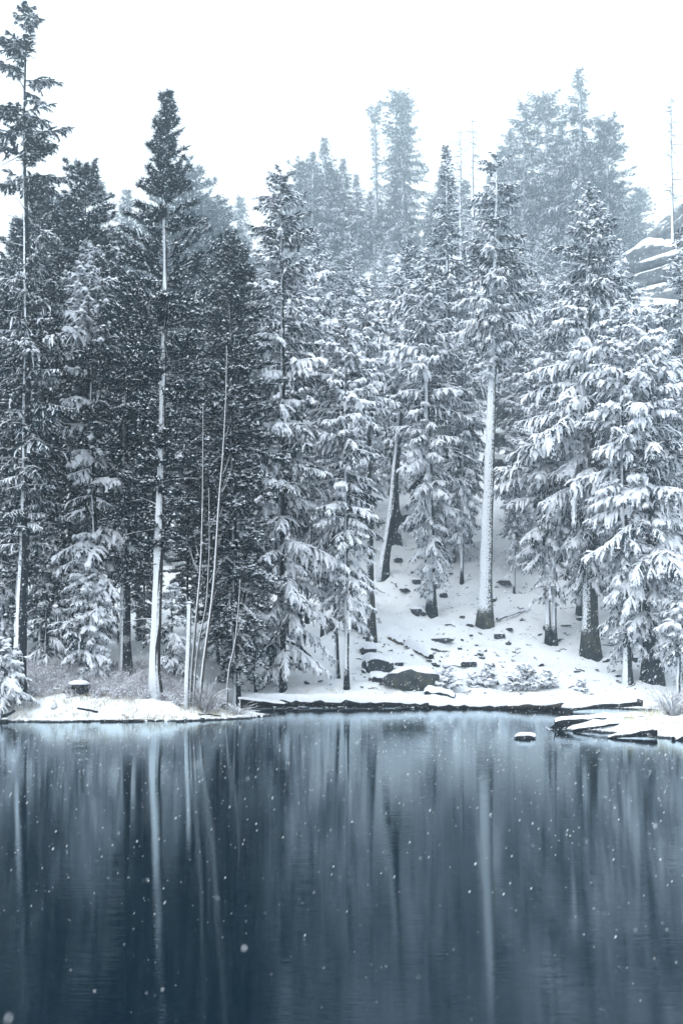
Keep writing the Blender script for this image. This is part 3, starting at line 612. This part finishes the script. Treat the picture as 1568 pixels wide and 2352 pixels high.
stem('bare_sapling', 'slim grey stem crowded between the paired saplings', [(445, 1592), (455, 1480), (475, 1390), (482, 1250), (480, 1120)], .05, .018, 52.8, 4, 4)
sg_r = stem('broken_snag', 'short broken white trunk with flat snow-capped top beside the saplings', [(428, 1590), (433, 1480), (435, 1386)], .11, .10, 52.1, 0, 5, 'bark_main', 'snag')
V, q, t = tube(np.array([(0, 0, 0), (0, 0, .05), (0, 0, .09)]), [.15, .16, .07], 10)
cap = mobj('snow_cap', make_mesh('snow_cap', V, t, q, [MT['snow']], smooth=True), sg_r); tip = np.array(px(435, 1386, 52.1)) - np.array(sg_r.location); cap.location = tip
def willow(label, x, v, n, spread, hgt, seed, Y=None, mat='willow_twig', name='willow_bush', thick=.009):
    rng = np.random.RandomState(seed)
    if Y is None: X, Y, Z = on_ground(x, v)
    else: X = (x - CX) * Y / F; Z = gz1(X, Y)
    root = empty(name, (X, Y, Z)); tag(root, label, 'bush'); parts = []; sn = []
    for k in range(n):
        a = rng.rand() * 6.28; r = spread * math.sqrt(rng.rand()); h = hgt * rng.uniform(.4, 1); s = np.linspace(0, 1, 6)[:, None]
        b = np.array([math.cos(a), math.sin(a), 0]) * .22 * rng.rand()
        p = b + np.array([math.cos(a), math.sin(a), 0]) * r * s ** 1.4 + np.array([0, 0, 1.]) * h * (s - .35 * s ** 3 * (r / spread)) - np.array([0, 0, .06]) + np.cumsum(rng.randn(6, 3) * .035, 0) * s
        parts.append(tube(p, thick * rng.uniform(.4, 1.3) * (1 - .7 * s[:, 0]), 4))
        for j in range(2):
            i = rng.randint(2, 5); a2 = a + rng.uniform(-1, 1); l2 = h * .3 * rng.rand() + .1
            parts.append(tube(p[i] + np.array([math.cos(a2) * .6, math.sin(a2) * .6, .8]) * np.linspace(0, 1, 3)[:, None] * l2, thick * .5 * np.array([1, .8, .4]), 3))
        if rng.rand() < .7:
            side = np.array([[-math.sin(a), math.cos(a), 0]]); wq = np.full((1, 6), thick * 1.5)
            Vb, rf, fl = strips(p[None] + np.array([0, 0, thick]), wq, wq * .8, side[:, None]); sn.append((Vb, rf, np.zeros((0, 3), np.int32)))
    tube_obj('stems', parts, MT[mat], root)
    if sn: tube_obj('snow', sn, MT['snow'], root, False)
    return root
willow('bare twiggy willow bush around feet of the saplings', 470, 1597, 90, 1.25, 1.9, 61, 52.2)
willow('low arching bare willow at tip of left bank', 545, 1600, 60, 1.0, .8, 62, 53.2)
willow('grey twiggy bush against the right shore slope', 1545, 1625, 130, 1.3, 1.5, 63, 47.5)
willow('grey twiggy bush behind the right spit brush', 1500, 1610, 90, .9, 1.0, 64, 52)

# ------------------------------------------------------------------ small snowy bushes on the far shore
def bush(label, x, v, wpx, hpx, seed):
    X, Y, Z = on_ground(x, v); k = Y / F; rng = np.random.RandomState(seed); root = empty('snowy_bush', (X, Y, Z)); tag(root, label, 'bush')
    H = hpx * k; tp = np.array([(0, 0, -.1), (0, 0, H)]); me, ms = crown(tp, H, [(.05, wpx * k * .55), (H * .5, wpx * k * .5), (H, .05)], rng, 'fir', spacing=.13, nper=5, e_top=.9, e_bot=.45, sag=-.5, snow=1.5, sw=.10, blade=.06, lat_gap=.15, needle='needle_pine')
    f = mobj('foliage', me, root); mobj('snow', ms, f)
bush('round snowy bush beside the big mossy boulder', 1026, 1585, 42, 48, 71)
bush('pale conical snowy bush on open shore between boulder and largest bush', 1121, 1578, 36, 46, 72)
bush('largest dark-hearted snowy bush on the open far shore', 1208, 1588, 60, 52, 73)
bush('small snowy bush just right of the largest shore bush', 1256, 1582, 34, 34, 74)
bush('tiny snowy tuft bush left of the conical bush', 1082, 1572, 20, 20, 75)
bush('tiny snowy tuft bush between conical bush and largest bush', 1172, 1586, 24, 22, 76)
bush('tiny thin snowy bush near the narrow fir trunk', 1335, 1588, 18, 22, 77)

# ------------------------------------------------------------------ rocks
def ico(sub):
    import bmesh
    bm = bmesh.new(); bmesh.ops.create_icosphere(bm, subdivisions=sub, radius=1); bm.verts.ensure_lookup_table()
    V = np.array([v.co[:] for v in bm.verts]); T = np.array([[v.index for v in f.verts] for f in bm.faces]); bm.free(); return V, T
ICO2, ICO3 = ico(2), ico(3)
def rock_meshes(seed, dims, mat, hi=False, cap=.12, blocky=.6, capn=.45):
    V, T = (ICO3 if hi else ICO2); V = V.copy(); rng = np.random.RandomState(seed)
    V = np.sign(V) * np.abs(V) ** blocky; V /= np.abs(V).max()
    for k in range(5):                                                   # chop flat facets
        d = rng.randn(3); d /= np.linalg.norm(d); h = rng.uniform(.55, .85); s = V @ d; V = V - np.maximum(s - h, 0)[:, None] * d
    V = V * (1 + .10 * (fbm(V[:, 0] * 2 + seed, V[:, 1] * 2 + V[:, 2] * 1.7, seed, 3))[:, None]); V = V * np.array(dims)
    a, b_, c = V[T[:, 0]], V[T[:, 1]], V[T[:, 2]]; N = np.cross(b_ - a, c - a); N /= np.linalg.norm(N, axis=1)[:, None] + 1e-9
    me = make_mesh('rock', V, T, None, [MT[mat]], smooth=False)
    up = (N[:, 2] > capn) & ((a + b_ + c)[:, 2] / 3 > 0)
    if not up.any() or cap <= 0: return me, None
    Tu = T[up]; cnt = {}
    for t in Tu:
        for i in range(3):
            e = tuple(sorted((t[i], t[(i + 1) % 3]))); cnt[e] = cnt.get(e, 0) + 1
    bd = {i for e, k in cnt.items() if k == 1 for i in e}; ids = np.unique(Tu); mp = -np.ones(len(V), int); mp[ids] = np.arange(len(ids))
    lift = np.array([.0 if i in bd else 1. for i in ids]); Vc = V[ids] * np.array([1.03, 1.03, 1]); Vc[:, 2] += lift * cap + .012
    return me, make_mesh('snow_cap', Vc, mp[Tu], None, [MT['snow']], smooth=True)
def rock(name, label, loc, meshes, rz=0, scale=1, group=None, cat='rock', tilt=(0, 0)):
    o = mobj(name, meshes[0]); o.location = loc; o.rotation_euler = (tilt[0], tilt[1], rz); o.scale = (scale,) * 3; tag(o, label, cat, group)
    if meshes[1]: mobj('snow_cap', meshes[1], o)
    return o
def place(x, v, dy=0): X, Y, Z = on_ground(x, v); return (X, Y + dy, Z)
X, Y, Z = on_ground(945, 1584)
rock('boulder', 'big flat mossy grey boulder at foot of the slope', (X, Y + .6, Z + .42), rock_meshes(44, (1.6, 1.0, .74), 'rock_moss', True, .14, .72, .62), .1, cat='boulder', tilt=(-.1, .1))
X, Y, Z = on_ground(868, 1545)
rock('boulder', 'round boulder under thick snow dome left of mossy boulder', (X, Y + .5, Z + .3), rock_meshes(5, (.85, .8, .6), 'rock_dark', True, .28, .7, .25), .4, cat='boulder')
X, Y, Z = on_ground(872, 1568)
rock('boulder', 'low snow-capped rock at left foot of mossy boulder', (X, Y + .3, Z + .12), rock_meshes(6, (.62, .5, .34), 'rock_dark', True, .2, .7, .3), .2, cat='boulder')
X, Y, Z = on_ground(845, 1505)
rock('boulder', 'snow-topped rock resting above the snow-domed boulder', (X, Y + .4, Z + .2), rock_meshes(8, (.55, .5, .42), 'rock_dark', True, .2, .7, .3), .9, cat='boulder')
X, Y, Z = on_ground(955, 1225)
rock('boulder', 'angular dark rock high on slope between trunks', (X, Y + 1, Z + .9), rock_meshes(9, (1.5, 1.2, 1.6), 'rock_dark', True, .2, .5, .5), .3, cat='boulder')
X, Y, Z = on_ground(608, 1505)
rock('boulder', 'dark snow-capped boulder left of the broad water-edge fir', (X, Y + .8, Z + .4), rock_meshes(10, (.9, .8, .75), 'rock_dark', True, .2, .6, .4), .3, cat='boulder')
rk = [rock_meshes(20 + i, d, 'rock_dark', False, c, .65, .4) for i, (d, c) in enumerate([((1, .8, .6), .08), ((1.2, .7, .5), .08), ((.8, .8, .8), .1), ((1.5, .6, .3), 0), ((1, .6, .55), .1), ((1.3, .9, .4), 0)])]
rng = np.random.RandomState(5)
named = [(1147, 1468, 17), (1168, 1448, 10), (1168, 1478, 10), (1016, 1478, 22), (960, 1412, 20), (907, 1540, 9), (1042, 1570, 14), (1076, 1530, 16), (1128, 1532, 14), (1180, 1500, 8), (1243, 1530, 9), (1407, 1478, 12), (1392, 1520, 10), (1420, 1555, 9),
         (1406, 1545, 8), (1370, 1540, 6), (1000, 1530, 12), (985, 1520, 8), (890, 1520, 14), (915, 1528, 10), (835, 1545, 8), (830, 1580, 7), (1130, 1380, 16), (1160, 1345, 20), (1060, 1420, 8), (1080, 1440, 12), (1200, 1425, 9), (1300, 1440, 9),
         (1330, 1425, 10), (930, 1360, 14), (955, 1340, 12), (915, 1290, 14), (1020, 1370, 10), (1010, 1345, 8), (1240, 1460, 7), (1325, 1545, 8), (1460, 1520, 14), (1530, 1530, 10), (1475, 1500, 10), (1100, 1555, 6), (765, 1560, 6), (735, 1566, 7), (705, 1570, 8)]
for i, (x, v, wpx) in enumerate(named):
    X, Y, Z = on_ground(x, v); s = wpx * Y / F * 1.0
    rock('rock', 'small dark rock poking through the snow on the open slope', (X, Y + s * .2, Z + s * .3), rk[i % 6], rng.rand() * 6, s, 'rocks on the open slope')
k_ = 0
while k_ < 230:
    x = rng.uniform(815, 1545); v = 1270 + 320 * rng.rand() ** .8
    X, Y, Z = on_ground(x, v)
    if fbm(X * .5 + 9, Y * .35, 31, 2) < .12 + .25 * rng.rand(): continue
    k_ += 1; s = (2 + 11 * rng.rand() ** 2.5) * Y / F * .55
    rock('stone', 'little stone or bark scrap speckling the snowy open slope', (X, Y, Z + s * rng.uniform(-.1, .35)), rk[rng.randint(6)], rng.rand() * 6, s, 'scattered stones on the slope', 'stone', (rng.randn() * .4, rng.randn() * .4))
X, Y, Z = px(1203, 1696, 4 * F / (1696 - VH)); rock('water_rock', 'lone flat snow-topped rock standing in the lake', (X, Y, .06), rock_meshes(33, (.44, .3, .10), 'rock_dark', True, .06, .8, .3), .1)
for i, (x, dy, wpx) in enumerate([(8, 0, 22), (35, .05, 12), (165, 0, 10), (270, .1, 12), (335, 0, 9), (358, .1, 14), (405, .12, 12), (452, .05, 10), (518, .0, 9), (575, .15, 9), (600, .2, 10), (110, .1, 26), (128, 0, 14), (200, .1, 14), (300, .05, 18), (420, 0, 30), (385, .1, 16), (440, 0, 14), (470, .1, 22), (500, .05, 12), (535, .1, 16), (560, .2, 12), (585, .1, 14), (240, 0, 10), (60, 0, 12)]):
    Yq = float(np.interp(x, [0, 265, 400, 510, 590], [50.4, 50.6, 50.8, 51.6, 53])) + dy - .05; X = (x - CX) * Yq / F; s = wpx * Yq / F * .55
    rock('shore_clod', 'dark wet clod of earth along the left bank waterline', (X, Yq + .1 * rng.rand(), .05 * rng.rand() - .01), rk[(i * 5) % 6], rng.rand() * 6, s, 'clods along the left waterline', 'clod')

for i in range(46):
    x = 540 + 930 * rng.rand(); Yq = 59.9 - .5 * rng.rand() - (.6 if x > 1200 else 0); X = (x - CX) * Yq / F; s = rng.uniform(3, 15) * Yq / F * .55
    rock('shore_rock', 'dark wet rock with a snow cap along the far waterline logs', (X, Yq, .02), rk[(3, 5, 3, 1, 5)[i % 5]], rng.rand() * 6, s, 'rocks along the far waterline')
# granite cliff on the right and outcrops on the slope
ICO4 = ico(4)
def slab(parent, x, v, Y, dims, seed, tilt=(0, 0), rz=0):
    """rounded granite slab with ledges and cracks"""
    p = px(x, v, Y); V, T = ICO4; V = np.sign(V) * np.abs(V) ** .6; V /= np.abs(V).max(); rng = np.random.RandomState(seed); D = np.array(dims)
    for k in range(6):
        d = rng.randn(3); d /= np.linalg.norm(d); h = rng.uniform(.6, .85); V = V - np.maximum(V @ d - h, 0)[:, None] * d
    W = V * D; n3 = fbm(W[:, 0] * .35 + seed, W[:, 2] * .6 + W[:, 1] * .4, seed, 5)
    lay = W[:, 2] * 1.1 + W[:, 0] * .25 + n3 * 1.6; st = lay - np.floor(lay)
    W = W * (1 + .10 * n3[:, None]) - V * (sstep(.72, .95, st) * (1 - sstep(.97, 1, st)) * .28)[:, None] * min(1, D[2] / 2)
    me = make_mesh('slab', W, T, None, [MT['granite']], smooth=True)
    o = mobj('slab', me, parent); o.location = np.array(p) - np.array(parent.location); o.rotation_euler = (tilt[0], tilt[1], rz)
cl = empty('granite_cliff', px(1540, 1000, 128)); tag(cl, 'grey granite cliff of rounded slabs with snow on its ledges', 'cliff')
for a in [(1560, 540, 134, (6.8, 5, 3.6), 81, (0, -.72), 0), (1500, 600, 130, (4.6, 4, 2.6), 82, (.1, -.6), .1), (1545, 590, 127, (4.2, 3, 1.1), 83, (.2, -.35), 0), (1550, 620, 126, (3.6, 3, 1.0), 84, (.2, -.3), .1), (1500, 640, 126, (3.0, 3, 1.0), 85, (.25, -.3), 0),
          (1500, 690, 125, (5, 4, 1.8), 86, (.25, -.05), 0), (1510, 735, 122, (4.2, 3, 2.4), 87, (.15, .25), .1), (1495, 790, 120, (4.6, 3.4, 1.2), 88, (.3, .1), 0), (1520, 835, 118, (4, 3, 2.0), 89, (.2, .1), .2), (1530, 900, 114, (5, 4, 3), 90, (.1, .2), 0), (1470, 850, 118, (3, 3, 2), 91, (.2, 0), .3)]:
    slab(cl, *a)
oc = empty('rock_outcrop', px(1172, 1000, 96)); tag(oc, 'dark rock outcrop with snowy ledges behind the plastered trunk', 'rock')
for a in [(1172, 930, 98, (1.6, 1.6, 1.3), 92, (.1, 0), 0), (1195, 985, 95, (1.1, 1.4, 2.2), 93, (0, .1), .2), (1160, 1010, 95, (1.6, 1.2, .7), 94, (.2, .1), 0), (1150, 1060, 93, (1.5, 1.2, .8), 95, (.2, 0), 0)]:
    slab(oc, *a)

# ------------------------------------------------------------------ logs and stumps
def log(label, a, b, r0, r1, snow=.12, mat='log_bark', Ya=None, Yb=None, dz=0., sink=.3, name='fallen_log', seed=0, sag=0., cover=1.):
    """a fallen trunk between two pixels, with snow along its top"""
    rng = np.random.RandomState(seed)
    pa = np.array(on_ground(*a) if Ya is None else px(a[0], a[1], Ya)); pb = np.array(on_ground(*b) if Yb is None else px(b[0], b[1], Yb))
    nk = int(np.clip(np.linalg.norm(pb - pa) * 4, 10, 48)); t = np.linspace(0, 1, nk); P = pa + (pb - pa) * t[:, None]; rr = r0 + (r1 - r0) * t; P[:, 2] += dz; P[:, :] += np.cumsum(rng.randn(nk, 3) * np.array([0, .012, .009]), 0); P[:, 2] -= sag * np.sin(t * math.pi)
    root = empty(name, tuple(P[0])); tag(root, label, 'log'); P = P - P[0]
    tube_obj('trunk', [tube(P, rr, 10, .08, seed)], MT[mat], root)
    if snow:
        d = P[-1] - P[0]; side = np.array([-d[1], d[0], 0]); side /= np.linalg.norm(side) + 1e-9
        an = np.linspace(-1.4, 1.4, 7); cs = []
        hk = 1 + .6 * fbm(t * nk * .6 + seed, t * 0, seed, 3); wk = cover * (.85 + .38 * rng.rand(nk))
        for k in range(nk):
            e = (.2 if k in (0, nk - 1) else 1.)
            cs.append([P[k] + side * np.sin(x) * (rr[k] * 1.04 + .03) + np.array([0, 0, 1.]) * (np.cos(x) * rr[k] * 1.02 + max(0, np.cos(x * 1.15)) * snow * hk[k] * e + .004) for x in an * wk[k]])
        V = np.array(cs).reshape(-1, 3); q = [(k * 7 + j, k * 7 + j + 1, (k + 1) * 7 + j + 1, (k + 1) * 7 + j) for k in range(nk - 1) for j in range(6)]
        mobj('snow_cap', make_mesh('snow_cap', V, None, q, [MT['snow']], smooth=True), root)
    return root
log('long snow-covered log lying along the far waterline below the slope', (545, 1607), (1010, 1618), .27, .22, .16, Ya=60.0, Yb=59.6, seed=1)
log('continuing snow-covered log along far waterline below the bushes', (985, 1620), (1300, 1622), .20, .16, .14, Ya=59.5, Yb=58.6, seed=2)
log('thick barked log with brown end rising above the right inlet', (1165, 1622), (1472, 1607), .12, .34, .14, 'log_brown', 58.2, 57.4, seed=3)
log('thin pale pole lying in front of the long waterline log', (548, 1605), (655, 1616), .09, .07, .07, Ya=58.4, Yb=58.0, seed=4)
log('short snowy pole resting across the right inlet', (1310, 1629), (1462, 1613), .15, .12, .1, Ya=55.5, Yb=54.5, seed=5)
log('snowy log half buried along the stump spit', (1272, 1661), (1475, 1650), .17, .13, .08, Ya=46.5, Yb=46.3, cover=.8, seed=6)
log('thin forked driftwood pole at waterline of the spit', (1315, 1677), (1420, 1664), .08, .05, .04, Ya=45.4, Yb=45.2, cover=.8, seed=7)
log('long low driftwood log at water edge of right bank', (1395, 1694), (1505, 1683), .05, .17, .05, Ya=42.7, Yb=42.9, cover=.75, seed=8)
log('dark stub of driftwood at right bank water edge', (1545, 1698), (1568, 1690), .10, .12, .05, Ya=42.0, Yb=42.2, seed=9)
log('brown fallen log on slope above the snow-domed boulder', (893, 1467), (928, 1482), .24, .22, .14, 'log_brown', dz=.1, seed=10)
log('snow-topped log slanting down the slope beside its brown neighbour', (938, 1484), (990, 1514), .30, .16, .2, dz=.1, seed=11)
log('dark fallen log left of the lichen-streaked trunk', (805, 1440), (845, 1450), .26, .24, .16, dz=.1, seed=12)
log('half-buried snowy log at foot of the mossy boulder', (975, 1592), (1045, 1602), .2, .14, .16, dz=.05, seed=13)
log('short log segment against the bare lower-trunk fir', (958, 1410), (985, 1408), .26, .3, .22, dz=.1, seed=14)
log('slim leaning branch log on upper slope', (945, 1320), (1000, 1270), .09, .06, .06, dz=.15, seed=15)
log('fallen branch lying on the slope behind the twin trunks', (1140, 1425), (1215, 1400), .10, .06, .08, dz=.08, seed=16)
for i in range(34):
    x = rng.uniform(830, 1530); v = 1290 + 300 * rng.rand(); a = on_ground(x, v); b = on_ground(x + rng.uniform(10, 38) * rng.choice([-1, 1]), v + rng.uniform(-9, 9))
    if abs(a[1] - b[1]) > 4: continue
    s_ = np.linspace(0, 1, 6)[:, None]; P = np.array(a) + (np.array(b) - np.array(a)) * s_ + np.cumsum(rng.randn(6, 3) * .05, 0); P[:, 2] = gz(P[:, 0], P[:, 1]) + .03 + .12 * rng.rand() * s_[:, 0]; o_ = P[0].copy()
    st_ = tube_obj('fallen_branch', [tube(P - o_, rng.uniform(.02, .055) * (1 - .6 * s_[:, 0]), 5, .1, i)], MT['log_bark']); st_.location = o_; tag(st_, 'thin dark fallen branch half sunk in the snowy open slope', 'branch', 'fallen branches on the slope')
log('thin stick lying on slope right of the slanting logs', (990, 1492), (1018, 1500), .06, .05, .0, dz=.03, seed=17)
log('black driftwood stick on the snow of left bank', (178, 1627), (225, 1635), .045, .05, .0, Ya=51.2, Yb=51.0, seed=18)
log('crooked driftwood at the far left waterline', (0, 1650), (36, 1633), .10, .05, .0, Ya=50.5, Yb=50.6, seed=19)
log('thin twig log along the left bank water edge', (230, 1655), (330, 1657), .03, .03, .0, Ya=50.5, Yb=50.5, seed=20)
log('weathered stick on snow near tip of left bank', (455, 1640), (505, 1644), .03, .03, .0, Ya=51.6, Yb=51.8, seed=21)

def stump(name, label, x, v, r, h, seed, snowh, tilt=(0, 0), Y=None, top=.6):
    rng = np.random.RandomState(seed)
    if Y is None: X, Y, Z = on_ground(x, v)
    else: X = (x - CX) * Y / F; Z = max(gz1(X, Y), -.05)
    root = empty(name, (X, Y, Z)); tag(root, label, 'stump')
    zs = np.array([-.3, 0, .15, .4, .7, .92, 1]) * h; rr = r * np.array([1.5, 1.35, 1.1, .5 + .7 * top, .25 + .95 * top, .1 + 1.1 * top, top])
    P = np.stack([zs * tilt[0], zs * tilt[1], zs], 1); tube_obj('wood', [tube(P, rr, 12, .16, seed)], MT['log_bark'], root)
    for k in range(7):
        a = rng.rand() * 6.28; s = np.linspace(0, 1, 5)[:, None]; L = r * rng.uniform(1.4, 2.6)
        p = np.array([0, 0, h * .25]) + np.array([math.cos(a), math.sin(a), 0]) * s * L + np.array([0, 0, 1.]) * (.12 * np.sin(s * 3) - s * h * .33)
        tube_obj('root', [tube(p, r * .3 * (1 - .8 * s[:, 0]), 6, .15, k)], MT['log_bark'], root)
    V, T = ICO2; Vc = V.copy(); Vc[:, 2] = np.where(Vc[:, 2] < 0, Vc[:, 2] * .25, Vc[:, 2]); Vc = Vc * np.array([r * (.2 + 1.2 * top), r * (.2 + 1.15 * top), snowh]) * (1 + .15 * fbm(V[:, 0] * 2, V[:, 1] * 2, seed)[:, None]); Vc = Vc + np.array([h * tilt[0], h * tilt[1], h * .97])
    mobj('snow_cap', make_mesh('snow_cap', Vc, T, None, [MT['snow']], smooth=True), root)
stump('tree_stump', 'dark rotten stump with slanted snow cap on left bank brush', 192, 1578, .38, .5, 1, .2, (-.3, -.35), Y=52.9, top=1.0)
stump('tree_stump', 'pointed dark stump with snow at the tip of right spit', 1298, 1672, .42, .95, 2, .18, (.1, .1), Y=46.9, top=.35)
stump('tree_stump', 'little dark root clump on left bank tip', 515, 1620, .16, .22, 3, .06, Y=53.6)
willow('dark twiggy root tangle at end of the right spit', 1282, 1676, 26, .5, .35, 65, 46.4, 'log_bark', 'root_tangle', .022)

# ------------------------------------------------------------------ brush, grass, debris (uncountable)
def blades(name, label, n, region, hrange, wid, mat, seed, lean=.35, dens=None, snowy=0.):
    rng = np.random.RandomState(seed); x0, x1, y0, y1 = region
    X = rng.uniform(x0, x1, n); Y = rng.uniform(y0, y1, n); d = lake_sdf(X, Y); k = d > .15
    if dens: k &= (fbm(X * dens[0], Y * dens[0], seed, 3) + .5) > dens[1]
    X, Y = X[k], Y[k]; Z = gz(X, Y); n = len(X); h = rng.uniform(*hrange, n); a = rng.rand(n) * 6.28; ln = lean * rng.randn(n) * h; ln2 = lean * rng.randn(n) * h
    b = np.stack([X, Y, Z - .03], 1); tip = b + np.stack([ln + .15 * h, ln2, h], 1); mid = b + np.stack([ln * .35, ln2 * .35, h * .55], 1); s = np.stack([np.cos(a), np.sin(a) * .4, 0 * a], 1) * wid
    V = np.stack([b - s, b + s, mid + s * .7, mid - s * .7, tip], 1).reshape(-1, 3); i = np.arange(n) * 5
    me = make_mesh(name, V, np.stack([i + 3, i + 2, i + 4], 1), np.stack([i, i + 1, i + 2, i + 3], 1), [MT[mat], MT['snow']])
    o = mobj(name, me); tag(o, label, name.replace('_', ' '), kind='stuff')
    if snowy:
        mk = rng.rand(n) < snowy; P = mid[mk]; m_ = len(P); wq = rng.uniform(.02, .06, m_); a = rng.rand(m_) * 6
        ring = [P + np.stack([np.cos(a + k * 2.1) * wq, np.sin(a + k * 2.1) * wq, -.3 * wq], 1) for k in range(3)]; V = np.stack(ring + [P + np.array([0, 0, 1.]) * wq[:, None] * .8], 1).reshape(-1, 3); i = np.arange(m_) * 4
        mobj('snow', make_mesh('snow', V, np.concatenate([np.stack([i + k, i + (k + 1) % 3, i + 3], 1) for k in range(3)]), None, [MT['snow']]), o)
blades('low_brush', 'grey-mauve snowy low brush covering the left bank', 30000, (-17, -5.6, 52.2, 56.5), (.2, .7), .013, 'brush_twig', 1, .35, (.9, .22), .6)
blades('dry_grass', 'tan dry grass poking through snow above left waterline', 9000, (-17, -3.4, 50.8, 53.2), (.06, .28), .011, 'dry_grass', 2, .4, (.9, .45))
blades('shore_grass', 'yellowish dry grass on the right spit', 3000, (11, 20, 42.6, 48), (.1, .4), .010, 'yellow_grass', 3, .3, (.8, .48), .1)
blades('slope_grass', 'faint dry grass line along the far shore logs', 1800, (-4, 15.5, 60.6, 62), (.06, .2), .010, 'dry_grass', 4, .4, (.8, .5))
blades('spit_brush', 'grey twigs and snow clumps behind the right spit', 5000, (14.2, 24, 46, 57), (.3, 1.0), .014, 'brush_twig', 6, .35, (.5, .4), .5)

# ------------------------------------------------------------------ falling snow
def flakes(n, y0, y1, seed, r):
    rng = np.random.RandomState(seed); Y = (rng.rand(n) * (y1 ** 3 - y0 ** 3) + y0 ** 3) ** (1 / 3)
    X = rng.uniform(-1, 1, n) * (.42 * Y + 2); Z = rng.uniform(0, 1, n) * (5 + .62 * Y) + .05; rr = r * rng.uniform(.5, 1.25, n)
    oc = np.array([(1, 0, 0), (-.5, .87, 0), (-.5, -.87, 0), (.9, 0, 2.0), (-.9, 0, -2.0)]); f = np.array([(0, 1, 3), (1, 2, 3), (2, 0, 3), (1, 0, 4), (2, 1, 4), (0, 2, 4)])
    V = np.stack([X, Y, Z], 1)[:, None] + oc[None] * rr[:, None, None] * rng.uniform(.7, 1.2, (n, 5, 1)); T = (np.arange(n) * 5)[:, None, None] + f[None]
    return V.reshape(-1, 3), T.reshape(-1, 3)
Va, Ta = flakes(46000, 14.0, 47, 1, .0105); Vb, Tb = flakes(2600, 1.3, 15, 2, .0044)
tag(mobj('falling_snow', make_mesh('falling_snow', np.vstack([Va, Vb]), np.vstack([Ta, Tb + len(Va)]), None, [MT['snowflake']])), 'white snowflakes drifting down over the lake and trees', 'snow', kind='stuff')

# ------------------------------------------------------------------ haze: the snowy air
hm = bpy.data.materials.new('haze'); hm.use_nodes = True; hn = hm.node_tree.nodes; hn.clear()
ho = hn.new('ShaderNodeOutputMaterial'); pv = hn.new('ShaderNodeVolumePrincipled'); hm.node_tree.links.new(pv.outputs[0], ho.inputs['Volume'])
pv.inputs['Color'].default_value = (.80, .92, 1.0, 1); pv.inputs['Density'].default_value = .0021; pv.inputs['Anisotropy'].default_value = .88
bxv = np.array([(x, y, z) for x in (-228, 228) for y in (-68, 304) for z in (-3.4, 134)]); bxq = [(0, 1, 3, 2), (4, 6, 7, 5), (0, 4, 5, 1), (2, 3, 7, 6), (0, 2, 6, 4), (1, 5, 7, 3)]
tag(mobj('haze', make_mesh('haze', bxv, None, bxq, [hm])), 'pale snowy mist filling the air', 'haze', kind='stuff')
